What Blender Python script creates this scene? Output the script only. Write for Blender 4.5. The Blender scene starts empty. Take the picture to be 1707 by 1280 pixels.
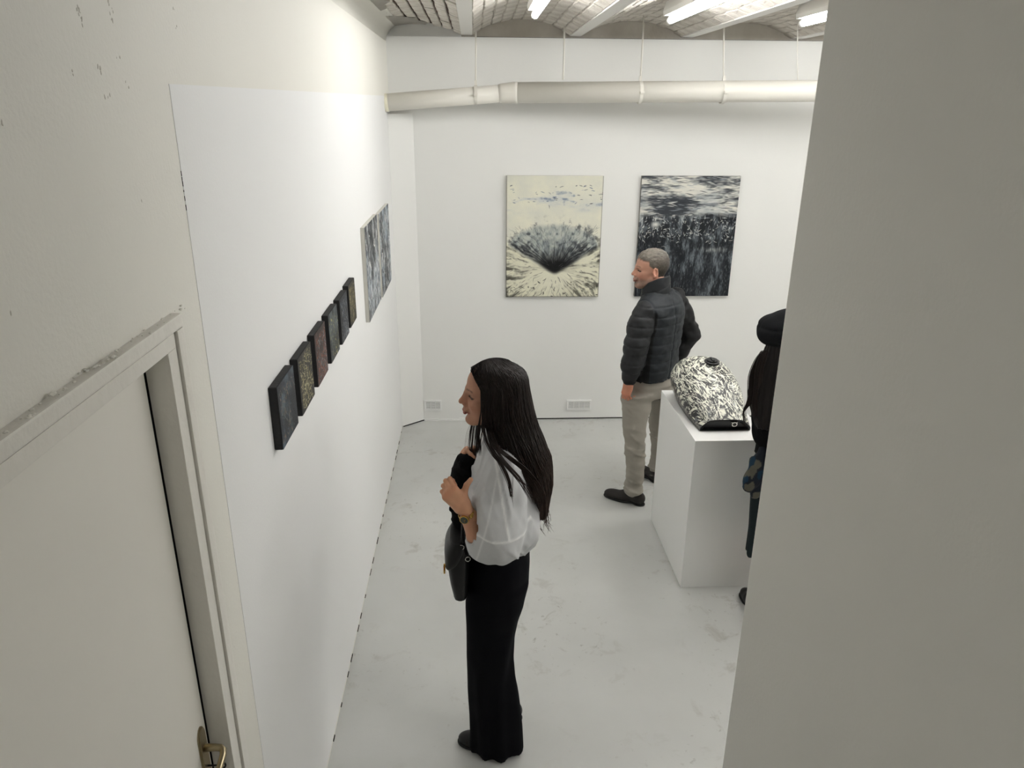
import bpy, bmesh, math, random
import numpy as np
from mathutils import Vector, Matrix, Euler
random.seed(7); rng = np.random.default_rng(7)
SC = bpy.context.scene; COL = SC.collection

# ------------------------------------------------------------------ camera
CAM = np.array([0.0, 0.0, 2.52]); FPX = 1246.07; PIT, YAW, ROL = 0.355439, 0.051352, 0.00767153
_fw = np.array([math.sin(YAW)*math.cos(PIT), math.cos(YAW)*math.cos(PIT), -math.sin(PIT)])
_r = np.array([math.cos(YAW), -math.sin(YAW), 0.0]); _u = np.cross(_r, _fw)
_r2 = _r*math.cos(ROL)+_u*math.sin(ROL); _u2 = np.cross(_r2, _fw)
cam = bpy.data.cameras.new('camera'); camo = bpy.data.objects.new('camera', cam); COL.objects.link(camo)
camo.matrix_world = Matrix(((_r2[0], _u2[0], -_fw[0], CAM[0]), (_r2[1], _u2[1], -_fw[1], CAM[1]), (_r2[2], _u2[2], -_fw[2], CAM[2]), (0, 0, 0, 1)))
cam.sensor_fit = 'HORIZONTAL'; cam.sensor_width = 36; cam.lens = FPX/1707*36; cam.clip_start = .02
SC.camera = camo
def P(u, v, y):                                   # the point at depth y that the photograph shows at (u, v)
    d = _fw*FPX+_r2*(u-853.5)-_u2*(v-640); return CAM+d*(y/d[1])

# ------------------------------------------------------------------ light and exposure
SC.view_settings.view_transform = 'Standard'; SC.view_settings.look = 'None'
SC.view_settings.exposure = 1.57; SC.view_settings.gamma = 1.0; SC.view_settings.use_curve_mapping = False
W = bpy.data.worlds.new('world'); SC.world = W; W.use_nodes = True
W.node_tree.nodes['Background'].inputs[0].default_value = (.9, .95, 1, 1); W.node_tree.nodes['Background'].inputs[1].default_value = .25
SC.cycles.max_bounces = 8; SC.cycles.diffuse_bounces = 5; SC.cycles.sample_clamp_indirect = 4
TUBE = 17.0                                       # strength of the fluorescent tubes
LAMPS = [(.352, 3.45, 4.63), (1.165, 3.35, 4.80), (1.985, 3.35, 4.86), (2.8, 3.3, 4.8), (3.6, 2.2, 3.7),
         (1.985, .3, 1.7), (2.8, .3, 1.7), (3.6, 4.2, 5.6), (-.05, -1.3, -.2)]    # x, near end, far end of each batten

# ------------------------------------------------------------------ materials
def rgb(r, g, b):
    f = lambda c: ((c/255+.055)/1.055)**2.4 if c > 10 else c/255/12.92
    return (f(r), f(g), f(b), 1)
class NT:
    def __init__(s, m): s.m = m; m.use_nodes = True; s.t = m.node_tree; s.b = s.t.nodes['Principled BSDF']
    def n(s, typ, **k):
        x = s.t.nodes.new(typ)
        for a, v in k.items():
            if a.startswith('i_'): x.inputs[a[2:].replace('_', ' ')].default_value = v
            else: setattr(x, a, v)
        return x
    def l(s, a, b): s.t.links.new(a, b)
def mat(name, col, rough=.6, bump=0, bscale=40, metal=0, vary=None, vscale=6, spec=.5, attr=False, sheen=0, detail=5):
    m = bpy.data.materials.new(name); N = NT(m); b = N.b
    b.inputs['Base Color'].default_value = col; b.inputs['Roughness'].default_value = rough; b.inputs['Metallic'].default_value = metal
    b.inputs['Specular IOR Level'].default_value = spec
    if sheen: b.inputs['Sheen Weight'].default_value = sheen
    tc = N.n('ShaderNodeTexCoord')
    if attr:
        a = N.n('ShaderNodeAttribute', attribute_name='Col'); N.l(a.outputs['Color'], b.inputs['Base Color'])
    elif vary:
        no = N.n('ShaderNodeTexNoise'); no.inputs['Scale'].default_value = vscale; no.inputs['Detail'].default_value = 6
        N.l(tc.outputs['Object'], no.inputs['Vector']); r = N.n('ShaderNodeValToRGB')
        r.color_ramp.elements[0].color = col; r.color_ramp.elements[0].position = .35; r.color_ramp.elements[1].color = vary; r.color_ramp.elements[1].position = .7
        N.l(no.outputs['Fac'], r.inputs[0]); N.l(r.outputs[0], b.inputs['Base Color'])
    if bump:
        no = N.n('ShaderNodeTexNoise'); no.inputs['Scale'].default_value = bscale; no.inputs['Detail'].default_value = detail
        N.l(tc.outputs['Object'], no.inputs['Vector']); bp = N.n('ShaderNodeBump'); bp.inputs['Strength'].default_value = bump; bp.inputs['Distance'].default_value = .01
        N.l(no.outputs['Fac'], bp.inputs['Height']); N.l(bp.outputs[0], b.inputs['Normal'])
    return m
def wall_mat(name, col, marks=None, bump=.25):
    """wall paint with roller relief, hairline scuffs and flaked chips"""
    m = mat(name, col, .62, spec=.3); N = NT(m); tc = N.n('ShaderNodeTexCoord')
    n1 = N.n('ShaderNodeTexNoise'); n1.inputs['Scale'].default_value = 2.2; n1.inputs['Detail'].default_value = 8; n1.inputs['Roughness'].default_value = .6
    n2 = N.n('ShaderNodeTexNoise'); n2.inputs['Scale'].default_value = 120; n2.inputs['Detail'].default_value = 3
    N.l(tc.outputs['Object'], n1.inputs['Vector']); N.l(tc.outputs['Object'], n2.inputs['Vector'])
    mx = N.n('ShaderNodeMath', operation='MULTIPLY_ADD'); mx.inputs[1].default_value = .25; N.l(n2.outputs['Fac'], mx.inputs[0]); N.l(n1.outputs['Fac'], mx.inputs[2])
    bp = N.n('ShaderNodeBump'); bp.inputs['Strength'].default_value = bump; bp.inputs['Distance'].default_value = .012; N.l(mx.outputs[0], bp.inputs['Height']); N.l(bp.outputs[0], N.b.inputs['Normal'])
    if marks:
        v = N.n('ShaderNodeTexNoise'); v.inputs['Scale'].default_value = marks[0]; v.inputs['Detail'].default_value = 8; v.inputs['Roughness'].default_value = .72
        mp = N.n('ShaderNodeMapping'); mp.inputs['Scale'].default_value = (1, 1.6, .7); N.l(tc.outputs['Object'], mp.inputs[0]); N.l(mp.outputs[0], v.inputs['Vector'])
        r = N.n('ShaderNodeValToRGB'); r.color_ramp.elements[0].position = marks[1]; r.color_ramp.elements[0].color = (0, 0, 0, 1); r.color_ramp.elements[1].position = marks[1]+.02; r.color_ramp.elements[1].color = (1, 1, 1, 1)
        N.l(v.outputs['Fac'], r.inputs[0]); x = N.n('ShaderNodeMixRGB'); x.inputs[1].default_value = col; x.inputs[2].default_value = marks[2]
        N.l(r.outputs[0], x.inputs[0]); N.l(x.outputs[0], N.b.inputs['Base Color'])
    return m
M = {}
M['old'] = wall_mat('old_white_wall_paint', rgb(231, 229, 221), (5, .77, rgb(190, 186, 178)), .2)
M['new'] = wall_mat('fresh_white_wall_paint', rgb(234, 234, 233), None, .12)
M['back'] = wall_mat('white_wall_paint', rgb(234, 234, 231), None, .12)
M['grey'] = wall_mat('stair_wall_paint', rgb(230, 229, 224), None, .12)
M['trim'] = mat('glossy_white_trim_paint', rgb(230, 227, 219), .35, .25, 30)
M['door'] = mat('glossy_white_door_paint', rgb(234, 231, 223), .38, .12, 9)
M['dark'] = mat('dark_gap', rgb(22, 20, 18), .9)
M['metal'] = mat('worn_brass_nickel', rgb(160, 148, 120), .32, metal=1)
M['pipe'] = mat('cream_pipe_paint', rgb(226, 223, 214), .4, .1, 20)
M['beam'] = mat('painted_steel', rgb(224, 222, 217), .45, .3, 30)
M['vent'] = mat('white_vent_plastic', rgb(238, 238, 236), .4)
M['plinth'] = wall_mat('white_plinth_paint', rgb(234, 234, 232), None, .1)
m = mat('lamp_tube', (1, 1, 1, 1), .4); m.node_tree.nodes['Principled BSDF'].inputs['Emission Color'].default_value = (1, .998, .985, 1)
m.node_tree.nodes['Principled BSDF'].inputs['Emission Strength'].default_value = TUBE; M['tube'] = m
M['tube_dim'] = m.copy(); M['tube_dim'].name = 'dimmed_lamp_tube'; M['tube_dim'].node_tree.nodes['Principled BSDF'].inputs['Emission Strength'].default_value = TUBE*.64  # same kind of tube, dimmed to keep the left wall from clipping
M['tube_stair'] = m.copy(); M['tube_stair'].name = 'stair_fill_tube'; M['tube_stair'].node_tree.nodes['Principled BSDF'].inputs['Emission Strength'].default_value = TUBE*.50  # unseen fill lamp, added to brighten the pier and door side
M['lampbody'] = mat('lamp_housing', rgb(235, 234, 230), .4)
def floor_mat():
    m = mat('grey_floor_paint', rgb(178, 180, 180), .33, spec=.4); N = NT(m); tc = N.n('ShaderNodeTexCoord')
    big = N.n('ShaderNodeTexNoise'); big.inputs['Scale'].default_value = 1.6; big.inputs['Detail'].default_value = 7; N.l(tc.outputs['Object'], big.inputs['Vector'])
    r0 = N.n('ShaderNodeValToRGB'); r0.color_ramp.elements[0].color = rgb(186, 187, 184); r0.color_ramp.elements[0].position = .3; r0.color_ramp.elements[1].color = rgb(198, 199, 196); r0.color_ramp.elements[1].position = .7; N.l(big.outputs['Fac'], r0.inputs[0])
    def layer(prev, scale, lo, hi, col, dist, mask=None):
        n = N.n('ShaderNodeTexNoise'); n.inputs['Scale'].default_value = scale; n.inputs['Detail'].default_value = 6; n.inputs['Roughness'].default_value = .65; n.inputs['Distortion'].default_value = dist
        mp = N.n('ShaderNodeMapping'); mp.inputs['Location'].default_value = (scale, lo*30, 0); N.l(tc.outputs['Object'], mp.inputs[0]); N.l(mp.outputs[0], n.inputs['Vector'])
        r = N.n('ShaderNodeValToRGB'); r.color_ramp.elements[0].position = lo; r.color_ramp.elements[0].color = (0, 0, 0, 1); r.color_ramp.elements[1].position = hi; r.color_ramp.elements[1].color = (1, 1, 1, 1); N.l(n.outputs['Fac'], r.inputs[0])
        x = N.n('ShaderNodeMixRGB'); x.inputs[2].default_value = col; N.l(prev, x.inputs[1])
        if mask is not None:
            q = N.n('ShaderNodeMath', operation='MULTIPLY'); N.l(r.outputs[0], q.inputs[0]); N.l(mask, q.inputs[1]); N.l(q.outputs[0], x.inputs[0])
        else: N.l(r.outputs[0], x.inputs[0])
        return x.outputs[0], r.outputs[0]
    # wear gathers where people walk, in front of the plinth
    mn = N.n('ShaderNodeTexNoise'); mn.inputs['Scale'].default_value = .9; N.l(tc.outputs['Object'], mn.inputs['Vector'])
    mr = N.n('ShaderNodeValToRGB'); mr.color_ramp.elements[0].position = .42; mr.color_ramp.elements[1].position = .6; N.l(mn.outputs['Fac'], mr.inputs[0])
    c, _ = layer(r0.outputs[0], 7, .56, .68, rgb(166, 164, 158), .6, mr.outputs[0])
    c, _ = layer(c, 26, .62, .70, rgb(146, 143, 136), .3, mr.outputs[0])
    c, k = layer(c, 34, .715, .735, rgb(104, 100, 94), .2)
    c, _ = layer(c, 15, .72, .80, rgb(210, 210, 207), 1.2)
    N.l(c, N.b.inputs['Base Color'])
    n2 = N.n('ShaderNodeTexNoise'); n2.inputs['Scale'].default_value = 9; n2.inputs['Detail'].default_value = 8; N.l(tc.outputs['Object'], n2.inputs['Vector'])
    bp = N.n('ShaderNodeBump'); bp.inputs['Strength'].default_value = .18; bp.inputs['Distance'].default_value = .01; N.l(n2.outputs['Fac'], bp.inputs['Height']); N.l(bp.outputs[0], N.b.inputs['Normal'])
    rr = N.n('ShaderNodeMapRange'); rr.inputs['To Min'].default_value = .28; rr.inputs['To Max'].default_value = .5; N.l(n2.outputs['Fac'], rr.inputs[0]); N.l(rr.outputs[0], N.b.inputs['Roughness'])
    return m
M['floor'] = floor_mat()

# ------------------------------------------------------------------ helpers
def link(name, me, m=None, parent=None, loc=None, smooth=False):
    if isinstance(me, bmesh.types.BMesh):
        bm = me; me = bpy.data.meshes.new(name); bm.to_mesh(me); bm.free()
    if m is not None and not me.materials: me.materials.append(m)
    if smooth: me.polygons.foreach_set('use_smooth', [True]*len(me.polygons))
    o = bpy.data.objects.new(name, me); COL.objects.link(o)
    if parent is not None: o.parent = parent
    if loc is not None: o.location = loc
    return o
def tag(o, label=None, cat=None, group=None, kind=None):
    for k, v in (('label', label), ('category', cat), ('group', group), ('kind', kind)):
        if v: o[k] = v
    return o
def empty(name, loc=(0, 0, 0), parent=None):
    o = bpy.data.objects.new(name, None); COL.objects.link(o); o.location = loc; o.empty_display_size = .05
    if parent is not None: o.parent = parent
    return o
def box(bm, x0, x1, y0, y1, z0, z1, M4=None):
    vs = [bm.verts.new(c) for c in ((x0, y0, z0), (x1, y0, z0), (x1, y1, z0), (x0, y1, z0), (x0, y0, z1), (x1, y0, z1), (x1, y1, z1), (x0, y1, z1))]
    for f in ((3, 2, 1, 0), (4, 5, 6, 7), (0, 1, 5, 4), (1, 2, 6, 5), (2, 3, 7, 6), (3, 0, 4, 7)): bm.faces.new([vs[i] for i in f])
    if M4 is not None: bmesh.ops.transform(bm, matrix=M4, verts=vs)
    return vs
def boxes(*bs, bevel=0):
    bm = bmesh.new()
    for b in bs: box(bm, *b)
    if bevel: bmesh.ops.bevel(bm, geom=bm.edges[:], offset=bevel, segments=2, affect='EDGES', profile=.7)
    return bm
def prism(bm, poly, a, b, axis):
    """extrude a 2D outline (list of (p, q)) along axis 'x', 'y' or 'z' from a to b"""
    f = {'x': lambda p, q, t: (t, p, q), 'y': lambda p, q, t: (p, t, q), 'z': lambda p, q, t: (p, q, t)}[axis]
    A = [bm.verts.new(f(p, q, a)) for p, q in poly]; B = [bm.verts.new(f(p, q, b)) for p, q in poly]
    n = len(poly); bm.faces.new(A[::-1]); bm.faces.new(B)
    for i in range(n): bm.faces.new((A[i], A[(i+1) % n], B[(i+1) % n], B[i]))
    bmesh.ops.recalc_face_normals(bm, faces=bm.faces[:])
def tube(bm, pts, rad, seg=16, cap=True, flat=1.0):
    """a tube swept along points; rad is a number or a list; flat squashes the section"""
    pts = [Vector(p) for p in pts]; n = len(pts); rad = rad if hasattr(rad, '__len__') else [rad]*n
    rings = []; up = None
    for i, p in enumerate(pts):
        t = (pts[min(i+1, n-1)]-pts[max(i-1, 0)]).normalized()
        if up is None: up = t.orthogonal().normalized()
        up = (up-t*up.dot(t)).normalized(); s = t.cross(up)
        rings.append([bm.verts.new(p+(up*math.cos(a)*flat+s*math.sin(a))*rad[i]) for a in [2*math.pi*k/seg for k in range(seg)]])
    for a, b in zip(rings, rings[1:]):
        for k in range(seg): bm.faces.new((a[k], a[(k+1) % seg], b[(k+1) % seg], b[k]))
    if cap: bm.faces.new(rings[0][::-1]); bm.faces.new(rings[-1])
    return rings
def disc(bm, c, axis, r, h, seg=20, bev=0.2):
    a = Vector(axis).normalized(); c = Vector(c)
    tube(bm, [c-a*h*.5, c-a*h*.5*(1-bev), c+a*h*.5*(1-bev), c+a*h*.5], [r*(1-bev*.4), r, r, r*(1-bev*.4)], seg)

# ------------------------------------------------------------------ the room
BX0 = -.08
XL, YB, ZC, XR, YN = -.617, 5.9, 3.0, 5.2, -1.6
flo = link('floor', boxes((-1.0, XR+.2, YN-.2, YB+.2, -.12, 0)), M['floor']); tag(flo, kind='structure')
# left wall: old plaster with the door opening, and the fresh panel on it
DY0, DY1, DZ = .55, 1.428, 2.06
OW = XL-.001
lw = tag(link('wall_left', boxes((OW-.16, OW, YN, DY0-.03, 0, 3.2), (OW-.16, OW, DY1+.03, YB+.1, 0, 3.2), (OW-.16, OW, DY0-.03, DY1+.03, DZ+.02, 3.2)), M['old']), kind='structure')
bm = bmesh.new(); prism(bm, [(1.669, 2.558), (1.655, .02), (5.9, .02), (5.9, 2.585)], OW-.001, XL, 'x')
link('wall_panel', bm, M['new'], lw)
def PX(u, v, x): d = _fw*FPX+_r2*(u-853.5)-_u2*(v-640); return CAM+d*(x/d[0])
bm = bmesh.new()                                   # flaked paint and dents on the old plaster
for u_, v_, l_ in ((131, 12, 3), (134, 24, 3), (137, 38, 3), (181, 6, 3), (186, 18, 4), (188, 34, 3), (166, 108, 2), (168, 116, 3), (176, 158, 2), (181, 163, 2), (123, 119, 2), (212, 142, 2), (197, 95, 2), (294, 49, 2), (288, 12, 2), (234, 331, 1), (5, 210, 2), (20, 520, 1)):
    for q in range(l_):
        c = PX(u_+rng.uniform(-3, 3), v_+rng.uniform(-6, 6), OW); s_ = rng.uniform(.001, .0024)
        k0 = len(bm.verts); bmesh.ops.create_icosphere(bm, subdivisions=1, radius=s_, matrix=Matrix.Translation(Vector(c)) @ Matrix.Rotation(rng.uniform(-.5, .5), 4, 'X') @ Matrix.Diagonal((.5, rng.uniform(.5, 1), rng.uniform(1.2, 2.6), 1)))
link('paint_flakes', bm, mat('flaked_paint', rgb(206, 201, 191), .9), lw)['kind'] = 'stuff'
# curved plaster fillet where the left wall meets the ceiling
bm = bmesh.new(); R = .11
prism(bm, [(OW-.02, 3.16), (OW-.02, 3.04-R)]+[(OW+R-R*math.cos(a), 3.06-R+R*math.sin(a)) for a in [k*math.pi/2/8 for k in range(9)]]+[(OW+R, 3.16)], YN, YB+.02, 'y')
link('cornice', bm, M['old'], lw, smooth=True)
# torn joint under the panel edge and against the floor
bm = bmesh.new()
for k in range(26):
    y = 1.66+k*.165+rng.uniform(-.04, .04); l = rng.uniform(.015, .07); box(bm, XL-.002, XL+.0025, y, y+l, .0, rng.uniform(.002, .008))
link('chipped_edge', bm, M['dark'], lw)['kind'] = 'stuff'
bm = bmesh.new()
zt_, zb_ = P(302, 284, 1.66)[2], P(313, 352, 1.66)[2]
for k in range(9):
    z = zb_+(zt_-zb_)*k/9+rng.uniform(-.004, .004); yy = 1.655+(z-.02)/2.54*.014; box(bm, XL-.0008, XL+.0003, yy-.0012, yy+rng.uniform(-.0004, .0004), z, z+rng.uniform(.004, .012))
link('split_joint', bm, M['dark'], lw)['kind'] = 'stuff'
# back wall, low gap with a dark strip painting its shade, lunettes above
bw = tag(link('wall_back', boxes((-.7, XR+.1, YB, YB+.14, .012, 2.985), (-.7, XR+.1, YB+.06, YB+.14, 2.98, 3.3)), M['back']), kind='structure')
link('floor_gap_shade', boxes((.35, XR, YB+.004, YB+.1, 0, .013)), M['dark'], bw)
M['lun'] = mat('bare_cement', rgb(196, 190, 180), .9, .5, 18, vary=rgb(216, 211, 202), vscale=5)
link('lunette_face', boxes((-.6, XR, YB+.045, YB+.062, 2.975, 3.2)), M['lun'], bw)
link('ledge_shadow_strip', boxes((.02, XR, YB+.036, YB+.045, 2.9856, 2.990)), M['dark'], bw)  # solid dark strip painting the shadow line along the ledge
link('plastered_lunette', boxes((-.62, BX0, YB+.030, YB+.044, 2.97, 3.12)), M['back'], bw)
bm = bmesh.new()                                   # rough plaster foot of the back wall at the left
x = -.44
while x < .36:
    w = rng.uniform(.015, .05); box(bm, x, x+w, YB-rng.uniform(.003, .009), YB+.01, 0, rng.uniform(.012, .024)); x += w
tag(link('trim_1', bm, M['back']), kind='structure')
# boxed-in corner below the pipe
bm = bmesh.new(); prism(bm, [(XL-.01, 5.765), (-.615, 5.765), (-.446, YB), (-.446, YB+.01), (XL-.01, YB+.01)], .012, 2.465, 'z')
cp = tag(link('wall_corner', bm, M['back']), kind='structure')
bm = bmesh.new(); prism(bm, [(-.61, 5.775), (-.445, YB+.005), (-.5, YB+.005), (-.61, 5.8)], 0, .0125, 'z'); link('floor_gap_shade', bm, M['dark'], cp)  # dark strip in place of the shade under the corner panel
# pier on the right of the stairs
rw = tag(link('wall_right', boxes((.611, .74, YN, 1.405, 0, 3.2), bevel=.004), M['grey']), kind='structure')
tag(link('wall_far_right', boxes((XR, XR+.1, YN, YB+.1, 0, 3.3)), M['back']), kind='structure')
tag(link('wall_near', boxes((-.8, XR+.1, YN-.1, YN, 0, 3.3)), M['back']), kind='structure')
st = tag(empty('staircase'), kind='structure')
for k in range(4):
    link('step', boxes((XL-.01, .611, -1.6 if k == 3 else 1.22-.27*(k+1), 1.22-.27*k, .18*k if k else 0, .18*(k+1))), M['floor'], st)

# ceiling: steel beams and brick jack arches between them
ce = tag(empty('ceiling'), kind='structure')
BX = [-.04, .745, 1.565, 2.385, 3.2, 4.02, 4.84]
link('slab', boxes((-.8, XR+.1, YN, YB+.12, 3.2, 3.3)), M['lun'], ce)
for x in BX:
    bm = bmesh.new(); prism(bm, [(x-.04, 3.0), (x+.04, 3.0), (x+.04, 3.009), (x+.006, 3.016), (x+.006, 3.2), (x-.006, 3.2), (x-.006, 3.016), (x-.04, 3.009)], YN, YB+.06, 'y')
    b = link('beam', bm, M['beam'], ce)
M['brickw'] = mat('whitewashed_brick', rgb(206, 201, 192), .8, 1.0, 45, vary=rgb(182, 175, 166), vscale=9)
M['brickp'] = mat('peeling_white_brick', rgb(214, 210, 202), .8, 1.0, 60, vary=rgb(190, 182, 172), vscale=14)
M['brickr'] = mat('bare_red_brick', rgb(150, 84, 66), .9, 1.0, 60, vary=rgb(120, 66, 54), vscale=30)
M['mortarw'] = mat('whitewashed_mortar', rgb(192, 186, 176), .9, .8, 30, vary=rgb(158, 150, 140), vscale=11)
M['mortard'] = mat('dark_mortar', rgb(92, 72, 58), .95, .8, 60, vary=rgb(60, 46, 38), vscale=25)
M['plast'] = mat('ceiling_plaster', rgb(216, 213, 206), .7, .6, 12, vary=rgb(196, 191, 183), vscale=4)
def brick_mesh(seed, m, dx=.066, dy=.205):
    r = np.random.default_rng(seed); bm = bmesh.new()
    vs = box(bm, -dx/2, dx/2, -dy/2, dy/2, -.008, .02)
    bmesh.ops.subdivide_edges(bm, edges=[e for e in bm.edges if abs(e.verts[0].co.y-e.verts[1].co.y) > .1], cuts=2)
    for v in bm.verts: v.co += Vector(r.uniform(-1, 1, 3)*np.array([.0035, .0045, .0022]))
    bmesh.ops.bevel(bm, geom=[e for e in bm.edges if all(v.co.z < .004 for v in e.verts) and e.is_manifold and e.calc_face_angle(0) > .8], offset=.004, segments=1, affect='EDGES')
    me = bpy.data.meshes.new('brick'); bm.to_mesh(me); bm.free(); me.materials.append(m); return me
BW = [brick_mesh(i, M['brickw']) for i in range(4)]; BP = [brick_mesh(10+i, M['brickp'], .062, .198) for i in range(5)]; BR = [brick_mesh(20+i, M['brickr'], .060, .19) for i in range(2)]
def arch(x0, x1, z0, rise):
    w = x1-x0; Rr = (w*w/4+rise*rise)/(2*rise); cx = (x0+x1)/2; cz = z0+rise-Rr
    return cx, cz, Rr, math.asin(w/2/Rr)
def vault(i, x0, x1, z0, rise, kinds, ystart=3.45, single=True, amin=-1, amax=1, mort=None):
    cx, cz, Rr, A = arch(x0, x1, z0, rise)
    v = empty('vault', (0, 0, 0), ce)
    bm = bmesh.new(); n = 16; prof = [(cx+(Rr+(.006 if mort else .0))*math.sin(a), cz+(Rr+(.006 if mort else .0))*math.cos(a)) for a in [A*(amin+(amax-amin)*k/n) for k in range(n+1)]]
    prism(bm, prof+[(prof[-1][0], 3.22), (prof[0][0], 3.22)], YN, YB+.05, 'y')
    link('mortar_bed', bm, mort or M['mortarw'], v)
    rows = max(1, round(2*A*Rr/.074)); joined = bmesh.new() if not single else None
    for r in range(rows):
        a = -A+2*A*(r+.5)/rows
        if not A*amin < a < A*amax: continue
        y = ystart+(.11 if r % 2 else 0)
        while y < YB-.06:
            me = kinds(a/A, y)
            if me is not None:
                T = Matrix.Translation((cx+Rr*math.sin(a), y+.105, cz+Rr*math.cos(a))) @ Matrix.Rotation(a+rng.uniform(-.03, .03), 4, 'Y') @ Matrix.Rotation(rng.uniform(-.02, .02), 4, 'Z') @ Matrix.Translation((0, 0, rng.uniform(-.002, .003)))
                if single:
                    o = bpy.data.objects.new('brick', me); COL.objects.link(o); o.parent = v; o.matrix_local = T
                else:
                    k = len(joined.verts); joined.from_mesh(me); joined.verts.ensure_lookup_table(); bmesh.ops.transform(joined, matrix=T, verts=joined.verts[k:])
            y += .215
    if not single: link('bricks', joined, M['brickw'], v)['kind'] = 'stuff'
    return v
cyc = lambda L: (lambda t, y: L[rng.integers(len(L))])
def bay1(t, y):
    if t < -.42+.12*math.sin(y*7): return None      # the part still under plaster
    return BR[rng.integers(2)] if (rng.random() < .10 and t > .3 and y < 4.6) else BP[rng.integers(5)]
vault(0, -.617-.12, BX[0]-.03, 3.005, .07, bay1, ystart=3.6, mort=M['mortard'])
bm = bmesh.new(); cx, cz, Rr, A = arch(-.617-.12, BX[0]-.03, 3.005, .07)   # plaster skin over the left part, torn along its edge
ys = np.linspace(YN, YB, 120); rows = []
for y in ys:
    te = -.34+.14*math.sin(y*7)+.05*math.sin(y*23+1)+rng.uniform(-.03, .03)
    if y > 5.3: te += (y-5.3)*1.1
    te = min(te, .9)
    rows.append([bm.verts.new((cx+(Rr-.010)*math.sin(A*t), y, cz+(Rr-.010)*math.cos(A*t))) for t in np.linspace(-1, te, 7)])
for a, b in zip(rows, rows[1:]):
    for k in range(6): bm.faces.new((a[k], b[k], b[k+1], a[k+1]))
bmesh.ops.solidify(bm, geom=bm.faces[:], thickness=-.008)
link('plaster_skin', bm, M['plast'], ce)
vault(1, BX[0]+.035, BX[1]-.035, 3.01, .10, cyc(BW)); vault(2, BX[1]+.035, BX[2]-.035, 3.01, .10, cyc(BW)); vault(3, BX[2]+.035, BX[3]-.035, 3.01, .10, cyc(BW), ystart=3.9)
for k in (3, 4, 5): vault(k+1, BX[k]+.035, BX[k+1]-.035, 3.01, .10, cyc(BW), single=False)
# the three pier-side lamps in view and the further ones that light the room; the last is added fill
LP = []
for i, (x, y0, y1) in enumerate(LAMPS):
    L = empty('ceiling_lamp', (x, (y0+y1)/2, 3.07)); h = (y1-y0)/2
    bm = bmesh.new(); prism(bm, [(-.04, -.045), (.04, -.045), (.045, -.02), (.03, .035), (-.03, .035), (-.045, -.02)], -h-.03, h+.03, 'y'); link('housing', bm, M['lampbody'], L)
    bm = bmesh.new(); disc(bm, (0, -h-.02, -.068), (0, 1, 0), .021, .03); link('end_cap', bm, M['lampbody'], L)
    bm = bmesh.new(); disc(bm, (0, h+.02, -.068), (0, 1, 0), .021, .03); link('end_cap', bm, M['lampbody'], L)
    bm = bmesh.new(); tube(bm, [(0, -h-.005, -.068), (0, h+.005, -.068)], .019, 14); link('tube', bm, M['tube_dim'] if i == 0 else M['tube_stair'] if i == len(LAMPS)-1 else M['tube'], L, smooth=True)
    LP.append(L)
LN = ['beside the far wall', 'in the far right corner', 'close behind the pier', 'nearest the camera behind the pier', 'deep on the right', 'unseen fill added above the stairs']
LL = ['fluorescent batten lamp in the brick vault nearest the left wall', 'fluorescent batten lamp in the middle brick vault, above the crater painting and dark painting', 'fluorescent batten lamp in the vault at the edge of the grey pier']
for i, L in enumerate(LP): tag(L, LL[i] if i < 3 else 'white fluorescent batten lamp outside the picture, '+LN[i-3], 'lamp', 'further fluorescent lamps' if i > 2 else 'fluorescent lamps under the vaults')

# door in the left wall
d = tag(empty('door_1', (0, 0, 0)), kind='structure')
FX = -.597; LX = -.650
link('door_leaf', boxes((LX-.04, LX, DY0, DY1-.014, .01, DZ-.004), bevel=.003), M['door'], d)
link('rebate_shade', boxes((LX-.06, LX-.041, DY0-.02, DY1+.02, 0, DZ+.02)), M['dark'], d)  # dark sheet behind the leaf, standing in for shade in the rebate
link('jamb', boxes((LX-.003, FX-.006, DY1, DY1+.042, 0, DZ), bevel=.002), M['trim'], d)
link('door_gap_shade', boxes((LX-.04, LX-.012, DY1-.013, DY1+.03, 0, DZ)), M['dark'], d)  # dark box fills the gap beside the leaf as painted shade
link('jamb', boxes((LX-.05, FX-.006, DY0-.042, DY0, 0, DZ), bevel=.002), M['trim'], d)
link('head_jamb', boxes((LX-.05, FX-.006, DY0-.042, DY1+.042, DZ, DZ+.03), bevel=.002), M['trim'], d)
link('architrave', boxes((OW-.01, FX, DY1+.046, DY1+.080, 0, DZ+.033), bevel=.004), M['trim'], d)
link('architrave', boxes((OW-.01, FX, DY0-.080, DY0-.046, 0, DZ+.033), bevel=.004), M['trim'], d)
link('head_architrave', boxes((OW-.01, FX, DY0-.080, DY1+.080, DZ+.034, DZ+.062), bevel=.004), M['trim'], d)
bm = bmesh.new()                                    # crusts of old plaster along the head
for k in range(80):
    y = DY0+rng.random()*1.0; s = rng.uniform(.0012, .0045)*(1.5 if rng.random() < .15 else 1); zz = DZ+.063+rng.uniform(-.002, .004)
    bmesh.ops.create_icosphere(bm, subdivisions=1, radius=s, matrix=Matrix.Translation((OW+rng.uniform(0, .018), y, zz)) @ Matrix.Diagonal((1, rng.uniform(.8, 2), .7, 1)))
link('plaster_crust', bm, M['old'], d)['kind'] = 'stuff'
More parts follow.
